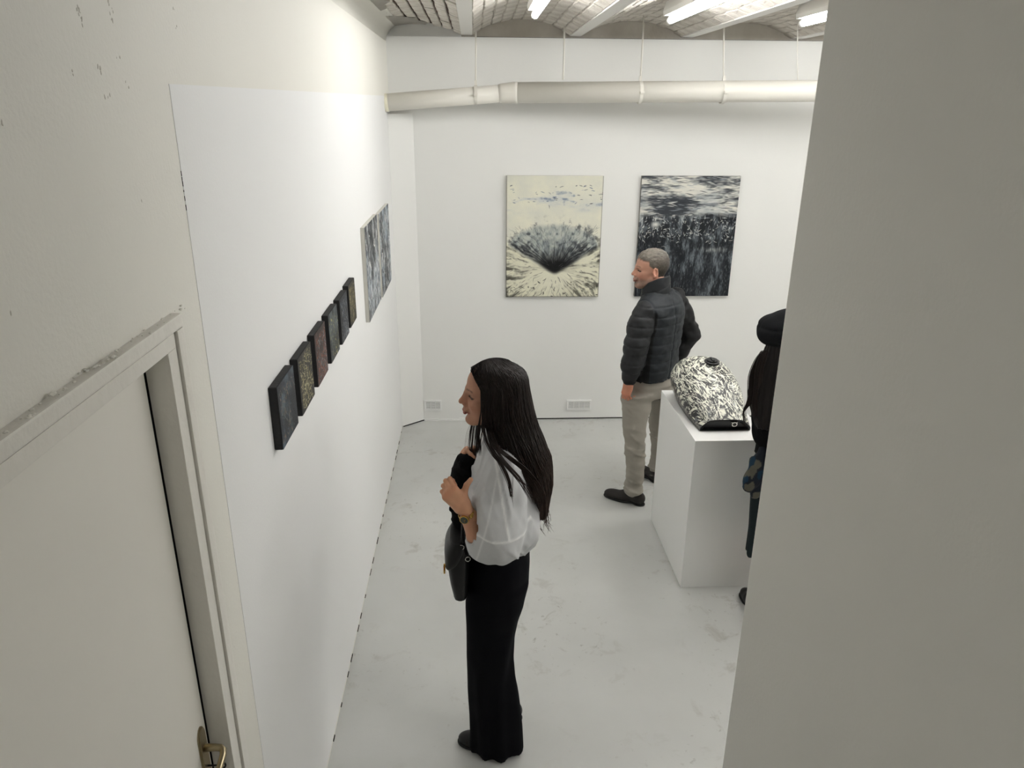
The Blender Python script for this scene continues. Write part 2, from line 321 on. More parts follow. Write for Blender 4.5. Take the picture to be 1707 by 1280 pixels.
# handle
h = empty('door_handle', (LX, 1.380, 1.050), d)
bm = bmesh.new(); n = 20; hh, wd = .115, .019
prof = [(wd*math.cos(a), hh*math.sin(a) if abs(math.sin(a)) < .0 else (hh-.03)*(1 if math.sin(a) >= 0 else -1)+.03*math.sin(a)) for a in [2*math.pi*k/n for k in range(n)]]
prism(bm, prof, 0, .006, 'x'); bmesh.ops.bevel(bm, geom=[e for e in bm.edges if e.calc_face_angle(0) > 1 and abs(e.verts[0].co.x-.006) < 1e-4 and abs(e.verts[1].co.x-.006) < 1e-4], offset=.003, segments=2, affect='EDGES')
link('back_plate', bm, M['metal'], h, smooth=False)
bm = bmesh.new(); hz = .055; tube(bm, [(.004, 0, hz), (.03, 0, hz), (.043, -.001, hz-.001), (.051, -.008, hz-.002), (.054, -.02, hz-.004), (.055, -.06, hz-.009), (.056, -.105, hz-.012)], [.0095, .0085, .0085, .0083, .008, .0075, .0068], 14); link('lever', bm, M['metal'], h, smooth=True)
bm = bmesh.new(); disc(bm, (.008, 0, -.04), (1, 0, 0), .008, .006); link('key_hole', bm, M['dark'], h)
bm = bmesh.new(); tube(bm, [(.006, 0, -.0), (.030, 0, -.0)], .0022, 8); tube(bm, [(.038+.009*math.cos(a), 0, .009*math.sin(a)) for a in [2*math.pi*k/16 for k in range(17)]], .0022, 8, cap=False); link('key', bm, M['dark'], h)

# heating pipe with its hangers
pp = tag(empty('ceiling_pipe', (.3, 5.65, 2.61)), 'thick cream-white pipe running across the back wall under the ceiling', 'pipe')
O = Vector((.3, 5.65, 2.61)); A_, B_ = Vector((-.64, 5.65, 2.537)), Vector((.2, 5.65, 2.605)); C_, D_ = Vector((.29, 5.65, 2.611)), Vector((3.3, 5.28, 2.645))
bm = bmesh.new(); tube(bm, [A_-O, B_-O], .059, 40); link('sloping_pipe', bm, M['pipe'], pp, smooth=True)
bm = bmesh.new(); tube(bm, [C_-O, D_-O], .070, 40); link('straight_pipe', bm, M['pipe'], pp, smooth=True)
bm = bmesh.new(); tube(bm, [B_-O-(B_-A_).normalized()*.02, B_-O+(B_-A_).normalized()*.0, C_-O, C_-O+Vector((.025, -.003, 0))], [.060, .0655, .0715, .0712], 40); link('coupling', bm, M['pipe'], pp, smooth=True)
bm = bmesh.new(); tube(bm, [A_-O+Vector((.005, 0, 0)), A_-O+Vector((.045, 0, .003))], [.0605, .0597], 30); link('wall_collar', bm, mat('yellowed_paint', rgb(226, 222, 200), .6), pp, smooth=True)
for i, (px, top) in enumerate((( 793, 3.0), (938, 3.03), (1066, 3.10), (1204, 3.03), (1327, 3.05))):
    t = (px-860)/(1365-860); y = 5.65 if t < 0 else 5.65-.26*t
    q = P(px, 160, y); zc = 2.602 if t < 0 else 2.611+.016*t; rr = .061 if t < 0 else .072
    if i == 0: zc = 2.594
    thin = .0035 if i == 4 else .006
    tp = P({0: 793, 1: 941, 2: 1072, 3: 1207, 4: 1329}[i], 45, y); hg = empty('hanger', Vector((q[0], y, zc))-O, pp)
    topl = Vector((tp[0]-q[0], 0, top-zc)); 
    bm = bmesh.new(); tube(bm, [(0, 0, rr+(.0 if i != 1 else .012)), topl*.5+Vector((.002, 0, 0)), topl], thin, 8); link('rod', bm, M['pipe'], hg, smooth=True)
    if i in (0, 2, 3):
        bm = bmesh.new(); rings = []
        for k in range(33):
            a = 2*math.pi*k/32; 
        pts_o = [(math.sin(2*math.pi*k/32)*(rr+.003), math.cos(2*math.pi*k/32)*(rr+.003)) for k in range(32)]
        vs = [[bm.verts.new((sx, yy*s, zz*s)) for (yy, zz) in pts_o] for sx, s in ((-.011, 1), (.011, 1), (.011, .96), (-.011, .96))]
        for a in range(4):
            for k in range(32): bm.faces.new((vs[a][k], vs[a][(k+1) % 32], vs[(a+1) % 4][(k+1) % 32], vs[(a+1) % 4][k]))
        bmesh.ops.recalc_face_normals(bm, faces=bm.faces[:])
        box(bm, -.009, .009, -.008, .008, rr, rr+.035)
        for s in (-1, 1): box(bm, -.014, .014, s*(rr+.012)-.012, s*(rr+.012)+.012, -.006, .006)
        link('clamp', bm, M['pipe'], hg)

# wall vents
def vent(name, x0, x1, z0, z1, label, parts):
    v = tag(empty(name, ((x0+x1)/2, YB, z0)), label, 'vent', 'air vents low in the back wall'); w = (x1-x0)/2; hgt = z1-z0
    bm = bmesh.new()
    for b in ((-w, w, -.012, 0, 0, .012), (-w, w, -.012, 0, hgt-.012, hgt), (-w, -w+.014, -.012, 0, .012, hgt-.012), (w-.014, w, -.012, 0, .012, hgt-.012)): box(bm, *b)
    link('vent_frame', bm, M['vent'], v)
    link('vent_back', boxes((-w+.01, w-.01, -.003, -.0005, .01, hgt-.01)), mat('vent_shadow', rgb(66, 66, 64), .8), v)
    n = 7
    for k in range(n):
        z = .012+(hgt-.024)*(k+.5)/n; bm = bmesh.new(); box(bm, -w+.014, w-.014, -.0035, .0035, -.0018, .0018, Matrix.Translation((0, -.007, z)) @ Matrix.Rotation(.5, 4, 'X')); link('slat', bm, M['vent'], v)
    for k in range(1, parts): x = -w+.014+(2*w-.028)*k/parts; link('divider', boxes((x-.0025, x+.0025, -.0115, -.002, .012, hgt-.012)), M['vent'], v)
vent('air_vent', -.437, -.292, .098, .189, 'white slatted air vent by the boxed-in corner, low in back wall', 3)
vent('air_vent', .773, .983, .086, .176, 'white slatted air vent below the crater painting, low in back wall', 4)

# plinth
pl = tag(link('plinth', boxes((-.2, .2, -.371, .371, 0, .9), bevel=.002), M['plinth'], loc=(1.333, 3.851, 0)), 'tall white box plinth carrying the painted motorcycle tank', 'plinth')

# ------------------------------------------------------------------ soft-body modeller: signed distances on a grid, surfaced with surface nets
def vn3(x, y, z, seed=0):
    """smooth 3-D value noise in -1..1"""
    x = np.asarray(x, np.float32); y = np.asarray(y, np.float32); z = np.asarray(z, np.float32)
    x, y, z = np.broadcast_arrays(x, y, z)
    tab = np.random.default_rng(seed).uniform(-1, 1, 4096).astype(np.float32)
    xi = np.floor(x).astype(np.int64); yi = np.floor(y).astype(np.int64); zi = np.floor(z).astype(np.int64)
    fx, fy, fz = x-xi, y-yi, z-zi; s = lambda t: t*t*(3-2*t); fx, fy, fz = s(fx), s(fy), s(fz)
    h = lambda a, b, c: tab[(a*73856093 ^ b*19349663 ^ c*83492791) & 4095]
    c = [[[h(xi+i, yi+j, zi+k) for k in (0, 1)] for j in (0, 1)] for i in (0, 1)]
    L = lambda a, b, t: a+(b-a)*t
    return L(L(L(c[0][0][0], c[0][0][1], fz), L(c[0][1][0], c[0][1][1], fz), fy), L(L(c[1][0][0], c[1][0][1], fz), L(c[1][1][0], c[1][1][1], fz), fy), fx)
class Soft:
    def __init__(s, lo, hi, h):
        s.h = h; s.lo = np.array(lo, float); n = np.ceil((np.array(hi)-s.lo)/h).astype(int)+1; s.n = n
        s.ax = [(s.lo[i]+h*np.arange(n[i])).astype(np.float32) for i in range(3)]; s.d = np.full(n, .5, np.float32)
    def sub(s, lo, hi, m):
        sl = tuple(slice(max(0, int((lo[i]-m-s.lo[i])/s.h)), min(s.n[i], int((hi[i]+m-s.lo[i])/s.h)+2)) for i in range(3))
        return sl, s.ax[0][sl[0]][:, None, None], s.ax[1][sl[1]][None, :, None], s.ax[2][sl[2]][None, None, :]
    def put(s, sl, d, k, cut=False):
        a = s.d[sl]
        if a.size == 0: return
        if cut: h = np.maximum(k-np.abs(a+d), 0)/k; s.d[sl] = np.maximum(a, -d)+h*h*k*.25
        else: h = np.maximum(k-np.abs(a-d), 0)/k; s.d[sl] = np.minimum(a, d)-h*h*k*.25
    def cone(s, a, b, ra, rb, k=.02, cut=False, sq=None):
        a, b = np.array(a, float), np.array(b, float); r = max(ra, rb); lo, hi = np.minimum(a, b)-r, np.maximum(a, b)+r
        sl, X, Y, Z = s.sub(lo, hi, k+3*s.h); v = b-a; L2 = max(v@v, 1e-12)
        t = np.clip(((X-a[0])*v[0]+(Y-a[1])*v[1]+(Z-a[2])*v[2])/L2, 0, 1)
        s.put(sl, np.sqrt((X-a[0]-t*v[0])**2+(Y-a[1]-t*v[1])**2+(Z-a[2]-t*v[2])**2)-(ra+(rb-ra)*t), k, cut)
    def chain(s, pts, rs, k=.02):
        for i in range(len(pts)-1): s.cone(pts[i], pts[i+1], rs[i], rs[i+1], k)
    def ell(s, c, r, Rm=None, k=.02, cut=False):
        c = np.array(c, float); r = np.array(r, float); Rm = np.eye(3) if Rm is None else np.asarray(Rm, float); R = max(r)
        sl, X, Y, Z = s.sub(c-R, c+R, k+3*s.h); q = [(X-c[0])*Rm[0, i]+(Y-c[1])*Rm[1, i]+(Z-c[2])*Rm[2, i] for i in range(3)]
        k0 = np.sqrt(sum((q[i]/r[i])**2 for i in range(3))); k1 = np.sqrt(sum((q[i]/r[i]**2)**2 for i in range(3)))+1e-9
        s.put(sl, k0*(k0-1)/k1, k, cut)
    def loft(s, rows, k=.02, p=2.0, cut=False):
        """rows (z, cx, cy, rx, ry, yaw) : a body of stacked ovals"""
        R = np.array(sorted(rows), float); m = max(R[:, 3].max(), R[:, 4].max())
        sl, X, Y, Z = s.sub((R[:, 1].min()-m, R[:, 2].min()-m, R[0, 0]), (R[:, 1].max()+m, R[:, 2].max()+m, R[-1, 0]), k+3*s.h)
        z = Z[0, 0]; f = [np.interp(z, R[:, 0], R[:, i]).astype(np.float32)[None, None, :] for i in range(1, 6)]
        # smooth the interpolation a little
        ker = np.ones(max(1, int(.03/s.h))); ker /= ker.size
        if z.size > ker.size*2: f = [np.convolve(np.pad(a[0, 0], ker.size, 'edge'), ker, 'same')[ker.size:-ker.size][None, None, :].astype(np.float32) for a in f]
        cx, cy, rx, ry, w = f; c, sn = np.cos(w), np.sin(w); u = ((X-cx)*c+(Y-cy)*sn)/rx; v = (-(X-cx)*sn+(Y-cy)*c)/ry
        q = (np.abs(u)**p+np.abs(v)**p+1e-12)**(1/p); g = np.sqrt((u/rx)**2+(v/ry)**2)/np.maximum(np.sqrt(u*u+v*v), 1e-6)
        d = (q-1)/np.maximum(g, 1e-3); dz = np.maximum(R[0, 0]-Z, Z-R[-1, 0]); s.put(sl, np.maximum(d, dz), k, cut)
    def half(s, pt, nrm, k=.004):
        """cut away everything beyond a plane"""
        X, Y, Z = s.ax[0][:, None, None], s.ax[1][None, :, None], s.ax[2][None, None, :]; n = np.array(nrm, float); n /= np.linalg.norm(n)
        d = (X-pt[0])*n[0]+(Y-pt[1])*n[1]+(Z-pt[2])*n[2]; h = np.maximum(k-np.abs(s.d-d), 0)/k; s.d = np.maximum(s.d, d)+h*h*k*.25
    def half_at(s, pt, nrm, r):
        """cut a plane only within r of the point"""
        X, Y, Z = s.ax[0][:, None, None], s.ax[1][None, :, None], s.ax[2][None, None, :]; n = np.array(nrm, float); n /= np.linalg.norm(n)
        d = (X-pt[0])*n[0]+(Y-pt[1])*n[1]+(Z-pt[2])*n[2]; q2 = (X-pt[0])**2+(Y-pt[1])**2+(Z-pt[2])**2-d*d
        s.d = np.where((q2 < r*r) & (d > 0) & (d < .06) & (s.d < .03), np.maximum(s.d, np.minimum(d, r-np.sqrt(np.maximum(q2, 0)))), s.d).astype(np.float32)
    def disp(s, fn):
        X, Y, Z = s.ax[0][:, None, None], s.ax[1][None, :, None], s.ax[2][None, None, :]; m = np.abs(s.d) < .06
        i, j, k = np.nonzero(m); s.d[i, j, k] += fn(s.ax[0][i], s.ax[1][j], s.ax[2][k]).astype(np.float32)
    def surf(s):
        """naive surface nets"""
        d = s.d; S = d < 0; nx, ny, nz = d.shape
        C = S[:-1, :-1, :-1].astype(np.int8)
        for i in (0, 1):
            for j in (0, 1):
                for k in (0, 1):
                    if i+j+k: C = C+S[i:nx-1+i, j:ny-1+j, k:nz-1+k]
        I, J, K = np.nonzero((C > 0) & (C < 8)); acc = np.zeros((len(I), 3), np.float32); cnt = np.zeros(len(I), np.float32)
        cor = [(i, j, k) for i in (0, 1) for j in (0, 1) for k in (0, 1)]; val = {c: d[I+c[0], J+c[1], K+c[2]] for c in cor}
        for a in cor:
            for ax in range(3):
                if a[ax] == 0:
                    b = list(a); b[ax] = 1; b = tuple(b); va, vb = val[a], val[b]; m = (va < 0) != (vb < 0)
                    t = np.where(m, va/np.where(m, va-vb, 1), 0); p = np.zeros((len(I), 3), np.float32)
                    for q in range(3): p[:, q] = a[q]
                    p[:, ax] = t; acc += p*m[:, None]; cnt += m
        V = (acc/cnt[:, None]+np.stack([I, J, K], 1))*s.h+s.lo
        idx = np.full((nx-1, ny-1, nz-1), -1, np.int32); idx[I, J, K] = np.arange(len(I)); F = []
        for ax in range(3):
            sa = [slice(1, -1)]*3; sb = [slice(1, -1)]*3; sa[ax] = slice(0, -1); sb[ax] = slice(1, None)
            A, B = S[tuple(sa)], S[tuple(sb)]; i, j, k = np.nonzero(A != B); inside = A[i, j, k]; c = [i+1, j+1, k+1]; c[ax] = c[ax]-1
            o1, o2 = [q for q in range(3) if q != ax]
            def at(da, db):
                q = [x.copy() for x in c]; q[o1] = q[o1]-da; q[o2] = q[o2]-db; return idx[q[0], q[1], q[2]]
            f = np.stack([at(1, 1), at(0, 1), at(0, 0), at(1, 0)], 1); flip = inside if ax != 1 else ~inside; f[~flip] = f[~flip][:, ::-1]; F.append(f)
        return V, np.concatenate(F)
def npmesh(name, V, F, m, col=None, smooth=True, origin=(0, 0, 0)):
    V = np.asarray(V, np.float32)-np.array(origin, np.float32); F = np.asarray(F); me = bpy.data.meshes.new(name); n = F.shape[1]
    me.vertices.add(len(V)); me.vertices.foreach_set('co', V.ravel()); me.loops.add(F.size); me.loops.foreach_set('vertex_index', F.astype(np.int32).ravel())
    me.polygons.add(len(F)); me.polygons.foreach_set('loop_start', np.arange(0, F.size, n, dtype=np.int32))
    me.materials.append(m); me.update(calc_edges=True); me.validate()
    if smooth: me.polygons.foreach_set('use_smooth', np.ones(len(me.polygons), bool))
    if col is not None and len(me.vertices) == len(V):
        a = me.color_attributes.new('Col', 'FLOAT_COLOR', 'POINT'); c = np.ones((len(V), 4), np.float32); c[:, :3] = col; a.data.foreach_set('color', c.ravel())
    return me
def join(parts):
    V, F, C, n = [], [], [], 0
    for v, f, c in parts: V.append(v); F.append(f+n); C.append(np.broadcast_to(np.asarray(c, np.float32), (len(v), 3))); n += len(v)
    return np.concatenate(V), np.concatenate(F), np.concatenate(C)
def lin(r, g, b): return np.array(rgb(r, g, b)[:3], np.float32)
def rotm(yaw=0, pitch=0, roll=0):
    """columns: the thing's own forward, left and up in the room; yaw turns from +x to +y, pitch > 0 looks down"""
    cy, sy, cp, sp, cr, sr = math.cos(yaw), math.sin(yaw), math.cos(pitch), math.sin(pitch), math.cos(roll), math.sin(roll)
    Rz = np.array([[cy, -sy, 0], [sy, cy, 0], [0, 0, 1]]); Ry = np.array([[cp, 0, sp], [0, 1, 0], [-sp, 0, cp]]); Rx = np.array([[1, 0, 0], [0, cr, -sr], [0, sr, cr]])
    return Rz@Ry@Rx

# ------------------------------------------------------------------ heads, hands, shoes
def head(c, Rm, sc, male, skin, lipc, browc, stub=None, h=.0026, neck_to=None, hair_top=None, ear=True):
    """c = point between the eyes' height and the ears; returns V, F, colours"""
    c = np.array(c, float); w = lambda p: c+Rm@(np.array(p, float)*sc)
    S = Soft(c-.17*sc-np.array([0, 0, .07]), c+.17*sc, h)
    e = lambda p, r, k=.02, cut=False, R2=None: S.ell(w(p), np.array(r)*sc, Rm if R2 is None else Rm@R2, k, cut)
    q = lambda a, b, ra, rb, k=.02, cut=False: S.cone(w(a), w(b), ra*sc, rb*sc, k, cut)
    e((-.017, 0, .036), (.093, .074, .084)); e((.018, 0, .026), (.062, .064, .074), .03)
    e((.028, 0, -.035), (.058, .053, .080), .03)
    jw = 1.08 if male else .94
    for s_ in (-1, 1):
        q((.002, s_*.053*jw, -.052), (.066, s_*.014*jw, -.094), .016, .014, .03)
        e((.050, s_*.034, -.030), (.028, .021, .024), .025)
        q((-.01, s_*.060, -.004), (.056, s_*.048, -.014), .009, .010, .015)
    e((.073, 0, -.094), (.019, .021*jw, .016), .016)
    q((.083, 0, .018), (.083, .0, .019), .010, .010, .014)
    for s_ in (-1, 1): q((.083, s_*.010, .018), (.066, s_*.040, .018), .0115 if male else .0085, .0105 if male else .008, .012)
    e((.052, 0, .044), (.024, .044, .034), .03)
    q((.086, 0, .012), (.1065, 0, -.020), .0070, .0088, .010); e((.1085, 0, -.0255), (.0100, .0098, .0088), .006)
    for s_ in (-1, 1):
        e((.096, s_*.0125, -.031), (.0105, .0072, .0072), .006)
        e((.091, s_*.034, .001), (.018, .0165, .0112), .010, True)
        e((.0660, s_*.0325, .0015), (.0150, .0165, .0135), .004)            # lids over the eyeball
        e((.0840, s_*.0335, -.0005), (.009, .0135, .0042), .003, True)       # slit between the lids
    q((.079, 0, .012), (.086, 0, -.026), .0105, .0165, .006); q((.092, 0, .006), (.094, 0, -.022), .008, .012, .006)
    e((.0895, 0, -.052), (.012, .022, .013), .014)
    e((.0975, 0, -.0575), (.0075, .020, .0052), .004); e((.0955, 0, -.0675), (.0080, .0175, .0060), .004)
    e((.1045, 0, -.0625), (.009, .021, .0012), .003, True); e((.0945, 0, -.079), (.006, .016, .005), .010, True)
    for s_ in (-1, 1): e((.103, s_*.010, -.0385), (.004, .0030, .0022), .003, True)
    if ear:
        for s_ in (-1, 1):
            R2 = rotm(0, .18, 0)@rotm(s_*.35, 0, 0)
            e((-.012, s_*.078, -.006), (.0185, .0065, .031), .006, False, R2); e((-.009, s_*.0835, .000), (.0115, .0066, .019), .003, True, R2)
            e((-.002, s_*.077, -.026), (.009, .0055, .011), .006); q((.004, s_*.077, -.006), (.000, s_*.079, -.016), .0045, .004, .004)
    nr = .058 if male else .046
    q((-.022, 0, -.055), (-.040, 0, -.125), nr, nr, .03)
    if neck_to is not None: S.cone(w((-.034, 0, -.11)), neck_to, nr*sc, nr*1.08*sc, .03)
    V, F = S.surf(); L = ((V-c)@Rm)/sc; col = np.tile(skin, (len(V), 1)).astype(np.float32)
    def mix(mask, cc): col[:] = col*(1-mask[:, None])+cc*mask[:, None]
    sm = lambda x, a, b: np.clip((x-a)/(b-a), 0, 1)
    n = vn3(L[:, 0]*90, L[:, 1]*90, L[:, 2]*90, 5); n2 = vn3(L[:, 0]*320, L[:, 1]*320, L[:, 2]*320, 6); n3 = vn3(L[:, 0]*30, L[:, 1]*30, L[:, 2]*30, 8)
    col *= (1+.05*n3+.03*n)[:, None]
    red = skin*np.array([1.12, .80, .74]); mix(.5*np.exp(-(((L[:, 0]-.10)/.02)**2+(L[:, 1]/.02)**2+((L[:, 2]+.025)/.018)**2)), red)
    for s_ in (-1, 1):
        mix((.45 if male else .22)*np.exp(-(((L[:, 1]-s_*.045)/.022)**2+((L[:, 2]+.035)/.024)**2))*(L[:, 0] > .01), red)
        if ear: mix(.18*(np.abs(L[:, 1]) > .072)*(L[:, 0] < .012)*(L[:, 2] < .03), red)
        bl = .021+.004*np.cos((L[:, 1]-s_*.03)/.02*1.5)
        mix(.85*sm(.0042-np.abs(L[:, 2]-bl-.002), 0, .002)*sm(.020-np.abs(L[:, 1]-s_*.031), 0, .005)*(L[:, 0] > .05)*(.7+.3*n2), browc)
        # eye: dark lash line, white, iris
        ey = np.sqrt(((L[:, 1]-s_*.0325)/.0145)**2+((L[:, 2]-.0002)/.0048)**2); mix(sm(1.35-ey, 0, .3)*(L[:, 0] > .052)*(L[:, 0] < .086), lin(44, 30, 24))
        mix(sm(.85-ey, 0, .15)*(L[:, 0] > .052)*(L[:, 0] < .086), lin(118, 106, 98)); mix(sm(.0052-np.abs(L[:, 1]-s_*.032), 0, .001)*sm(.9-ey, 0, .1)*(L[:, 0] > .052)*(L[:, 0] < .086), lin(48, 40, 36))
        mix(.5*sm(.006-np.abs(L[:, 2]-.0085), 0, .004)*sm(.016-np.abs(L[:, 1]-s_*.031), 0, .005)*(L[:, 0] > .05), skin*.68)  # shade under the brow, put into the skin colour
    lm = sm(1-np.sqrt((L[:, 1]/.0235)**2+((L[:, 2]+.0622)/.0115)**2), 0, .2)*(L[:, 0] > .075); mix(lm*.8, lipc); mix(sm(.0014-np.abs(L[:, 2]+.0622), 0, .001)*sm(.023-np.abs(L[:, 1]), 0, .003)*(L[:, 0] > .075), lipc*.3)
    if stub is not None:
        a = sm(-.036-L[:, 2]+np.maximum(0, .03-L[:, 0])*.7, 0, .022)*sm(L[:, 0], -.02, .01)*(1-lm)*sm(.125+L[:, 2], 0, .02); mo = sm(.010-np.abs(L[:, 2]+.047), 0, .005)*(L[:, 0] > .08)
        a = np.maximum(a*sm(-L[:, 2]-.045+np.abs(L[:, 1])*.3, 0, .03), mo*.8)*(1-lm); mix(a*(.60+.28*n2), stub)
    if hair_top is not None:
        hc, fn = hair_top; mix(fn(L, n, n2), hc(L, n2))
    return V, F, col
def hand(wrist, Rm, side, curl, thumb, skin, sc=1.0, h=.0020, spread=.06, nail=None):
    """Rm columns: towards the fingertips, towards the thumb side, out of the back of the hand. curl: radians per joint (list of 4 fingers)"""
    wrist = np.array(wrist, float); w = lambda p: wrist+Rm@(np.array(p, float)*sc); S = Soft(wrist-.17*sc, wrist+.17*sc, h)
    S.cone(w((-.05, 0, 0)), w((.0, 0, 0)), .0255*sc, .0235*sc, .02)
    S.cone(w((.0, .004, 0)), w((.01, -.006, 0)), .022*sc, .022*sc, .02)
    for i, (y, l) in enumerate(((.026, .090), (.009, .093), (-.009, .089), (-.025, .082))):
        S.cone(w((.012, y*.55, 0)), w((l-.006, y, .002)), .0160*sc, .0118*sc, .016)
        base = np.array([l, y, .002]); d = 0.0; p = base; a = (1.5-i)*spread; Ls = [(.040, .026, .021), (.044, .029, .022), (.041, .027, .021), (.032, .021, .019)][i]; r = [.0088, .0090, .0086, .0076][i]
        for j, ln in enumerate(Ls):
            d += curl[i][j]; q = p+np.array([math.cos(d)*math.cos(a), math.cos(d)*math.sin(a), -math.sin(d)])*ln
            r2 = r*(.93 if j < 2 else .84); S.cone(w(p), w(q), r*sc, r2*sc, .0035 if j else .007); S.ell(w(p+np.array([0, 0, .0015])), np.ones(3)*r*1.06*sc, None, .003); p, r = q, r2
    S.cone(w((.018, .016, -.006)), w(thumb[0]), .0175*sc, .0130*sc, .016); S.cone(w(thumb[0]), w(thumb[1]), .0128*sc, .0112*sc, .006); S.cone(w(thumb[1]), w(thumb[2]), .0110*sc, .0088*sc, .003)
    S.ell(w((.045, -.018, -.010)), np.array([.032, .014, .012])*sc, Rm, .012); S.ell(w((.04, .018, -.010)), np.array([.028, .014, .012])*sc, Rm, .012)
    V, F = S.surf(); col = np.tile(skin, (len(V), 1)).astype(np.float32); n = vn3(V[:, 0]*60, V[:, 1]*60, V[:, 2]*60, 3); col *= (1+.09*n)[:, None]
    L = ((V-wrist)@Rm)/sc; kn = np.exp(-((L[:, 0]-.09)/.012)**2)*.35; col = col*(1-kn[:, None])+skin*np.array([1.1, .8, .74])*kn[:, None]
    return V, F, col
def shoe(heel, toe, side, h=.004, heelh=.012, low=True, wd=.042):
    """a low leather shoe from heel to toe; returns upper mesh and sole mesh"""
    a, b = np.array(heel, float), np.array(toe, float); f = (b-a)/np.linalg.norm(b-a); L = np.linalg.norm(b-a); l = np.array([-f[1], f[0], 0]); Rm = np.stack([f, l, [0, 0, 1]], 1)
    w = lambda p: a+Rm@np.array(p, float); S = Soft(np.minimum(a, b)-.08, np.maximum(a, b)+np.array([.08, .08, .14]), h)
    S.ell(w((.040, 0, .045)), (.042, .033, .040), Rm, .02); S.ell(w((.62*L, .004*side, .030)), (.33*L, wd, .030), Rm, .03); S.ell(w((L-.055, .003*side, .024)), (.054, wd*.86, .022), Rm, .02)
    S.cone(w((.05, 0, .055)), w((.5*L, 0, .045)), .034, .030, .03)
    if not low: S.cone(w((.05, 0, .06)), w((.055, 0, .12)), .036, .042, .03)
    S.half(a+np.array([0, 0, .010]), (0, 0, -1)); U = S.surf()
    T = Soft(np.minimum(a, b)-.08, np.maximum(a, b)+np.array([.08, .08, .04]), h)
    T.ell(w((.042, 0, .01)), (.046, .036, .05), Rm, .02); T.ell(w((.62*L, .004*side, .008)), (.34*L, wd+.004, .05), Rm, .03); T.ell(w((L-.055, .003*side, .008)), (.058, wd*.9+.003, .04), Rm, .02)
    T.half(a+np.array([0, 0, .0135]), (0, 0, 1)); T.half(a+np.array([0, 0, .001]), (0, 0, -1)); return U, T.surf()
def locks(paths, r, seg=4, flat=.6):
    """tapering strands of hair along given paths"""
    V, F, n = [], [], 0
    for pts, rr in paths:
        pts = np.asarray(pts, float); m = len(pts); T = np.gradient(pts, axis=0); T /= np.linalg.norm(T, axis=1)[:, None]+1e-9
        up = np.cross(T, np.array([.3, 1, .1])); up /= np.linalg.norm(up, axis=1)[:, None]+1e-9; sd = np.cross(T, up); t = np.linspace(0, 1, m)
        w = rr*np.minimum(1, .35+t*5)*np.clip((1-t)*3.2, .08, 1)
        for a in np.arange(seg)/seg*2*math.pi: pass
        ring = np.stack([pts+(up*math.cos(a)*flat+sd*math.sin(a))*w[:, None] for a in np.arange(seg)/seg*2*math.pi], 1)
        V.append(ring.reshape(-1, 3)); i = np.arange(m-1)[:, None]*seg; k = np.arange(seg)[None, :]; k2 = (k+1) % seg
        F.append(np.stack([i+k, i+k2, i+seg+k2, i+seg+k], -1).reshape(-1, 4)+n); n += m*seg
    return np.concatenate(V), np.concatenate(F)
def spline(ctrl, n=16):
    """Catmull-Rom through control points"""
    c = np.asarray(ctrl, float); c = np.vstack([2*c[0]-c[1], c, 2*c[-1]-c[-2]]); out = []
    for t in np.linspace(0, len(c)-3-1e-6, n):
        i = int(t); u = t-i; p0, p1, p2, p3 = c[i:i+4]; out.append(.5*((2*p1)+(-p0+p2)*u+(2*p0-5*p1+4*p2-p3)*u*u+(-p0+3*p1-3*p2+p3)*u**3))
    return np.array(out)
M['skin'] = mat('skin', rgb(200, 150, 125), .58, .1, 300, attr=True, spec=.35)
M['skin'].node_tree.nodes['Principled BSDF'].inputs['Subsurface Weight'].default_value = .08; M['skin'].node_tree.nodes['Principled BSDF'].inputs['Subsurface Radius'].default_value = (.012, .005, .003)

# ------------------------------------------------------------------ people
def fabric(name, rough=.95, bump=.15, bs=220, sheen=0, spec=.12):
    return mat(name, (.1, .1, .1, 1), rough, bump, bs, attr=True, sheen=sheen, spec=spec)
M['cloth'] = fabric('woven_cloth'); M['silk'] = fabric('thin_blouse_cloth', .7, .05, 300); M['shell'] = fabric('quilted_shell', .6, .08, 200, 0, .3)
M['leather'] = mat('black_leather', rgb(16, 15, 16), .45, .10, 300, spec=.35); M['gold'] = mat('gold_metal', rgb(206, 168, 92), .25, metal=1)
M['sole'] = mat('rubber_sole', rgb(20, 19, 19), .8); M['silver'] = mat('silver_metal', rgb(205, 203, 198), .22, metal=1)
M['hair'] = mat('hair', rgb(30, 20, 15), .5, attr=True, spec=.22)
def part(name, surf, col, m, root, label=None):
    V, F = surf[0], surf[1]; C = surf[2] if len(surf) > 2 else col
    o = link(name, npmesh(name, V, F, m, C, origin=ORG), None, root)
    if label: o['label'] = label
    return o
def person(at, label):
    global ORG
    ORG = np.array(at, float); r = empty('person', at); tag(r, label, 'person'); return r
def pair(root, heel, toe, side, m, **k):
    u, s = shoe(heel, toe, side, **k); o = link('shoe', npmesh('shoe', u[0], u[1], m, origin=ORG), None, root); link('sole', npmesh('sole', s[0], s[1], M['sole'], origin=ORG), None, o); return o

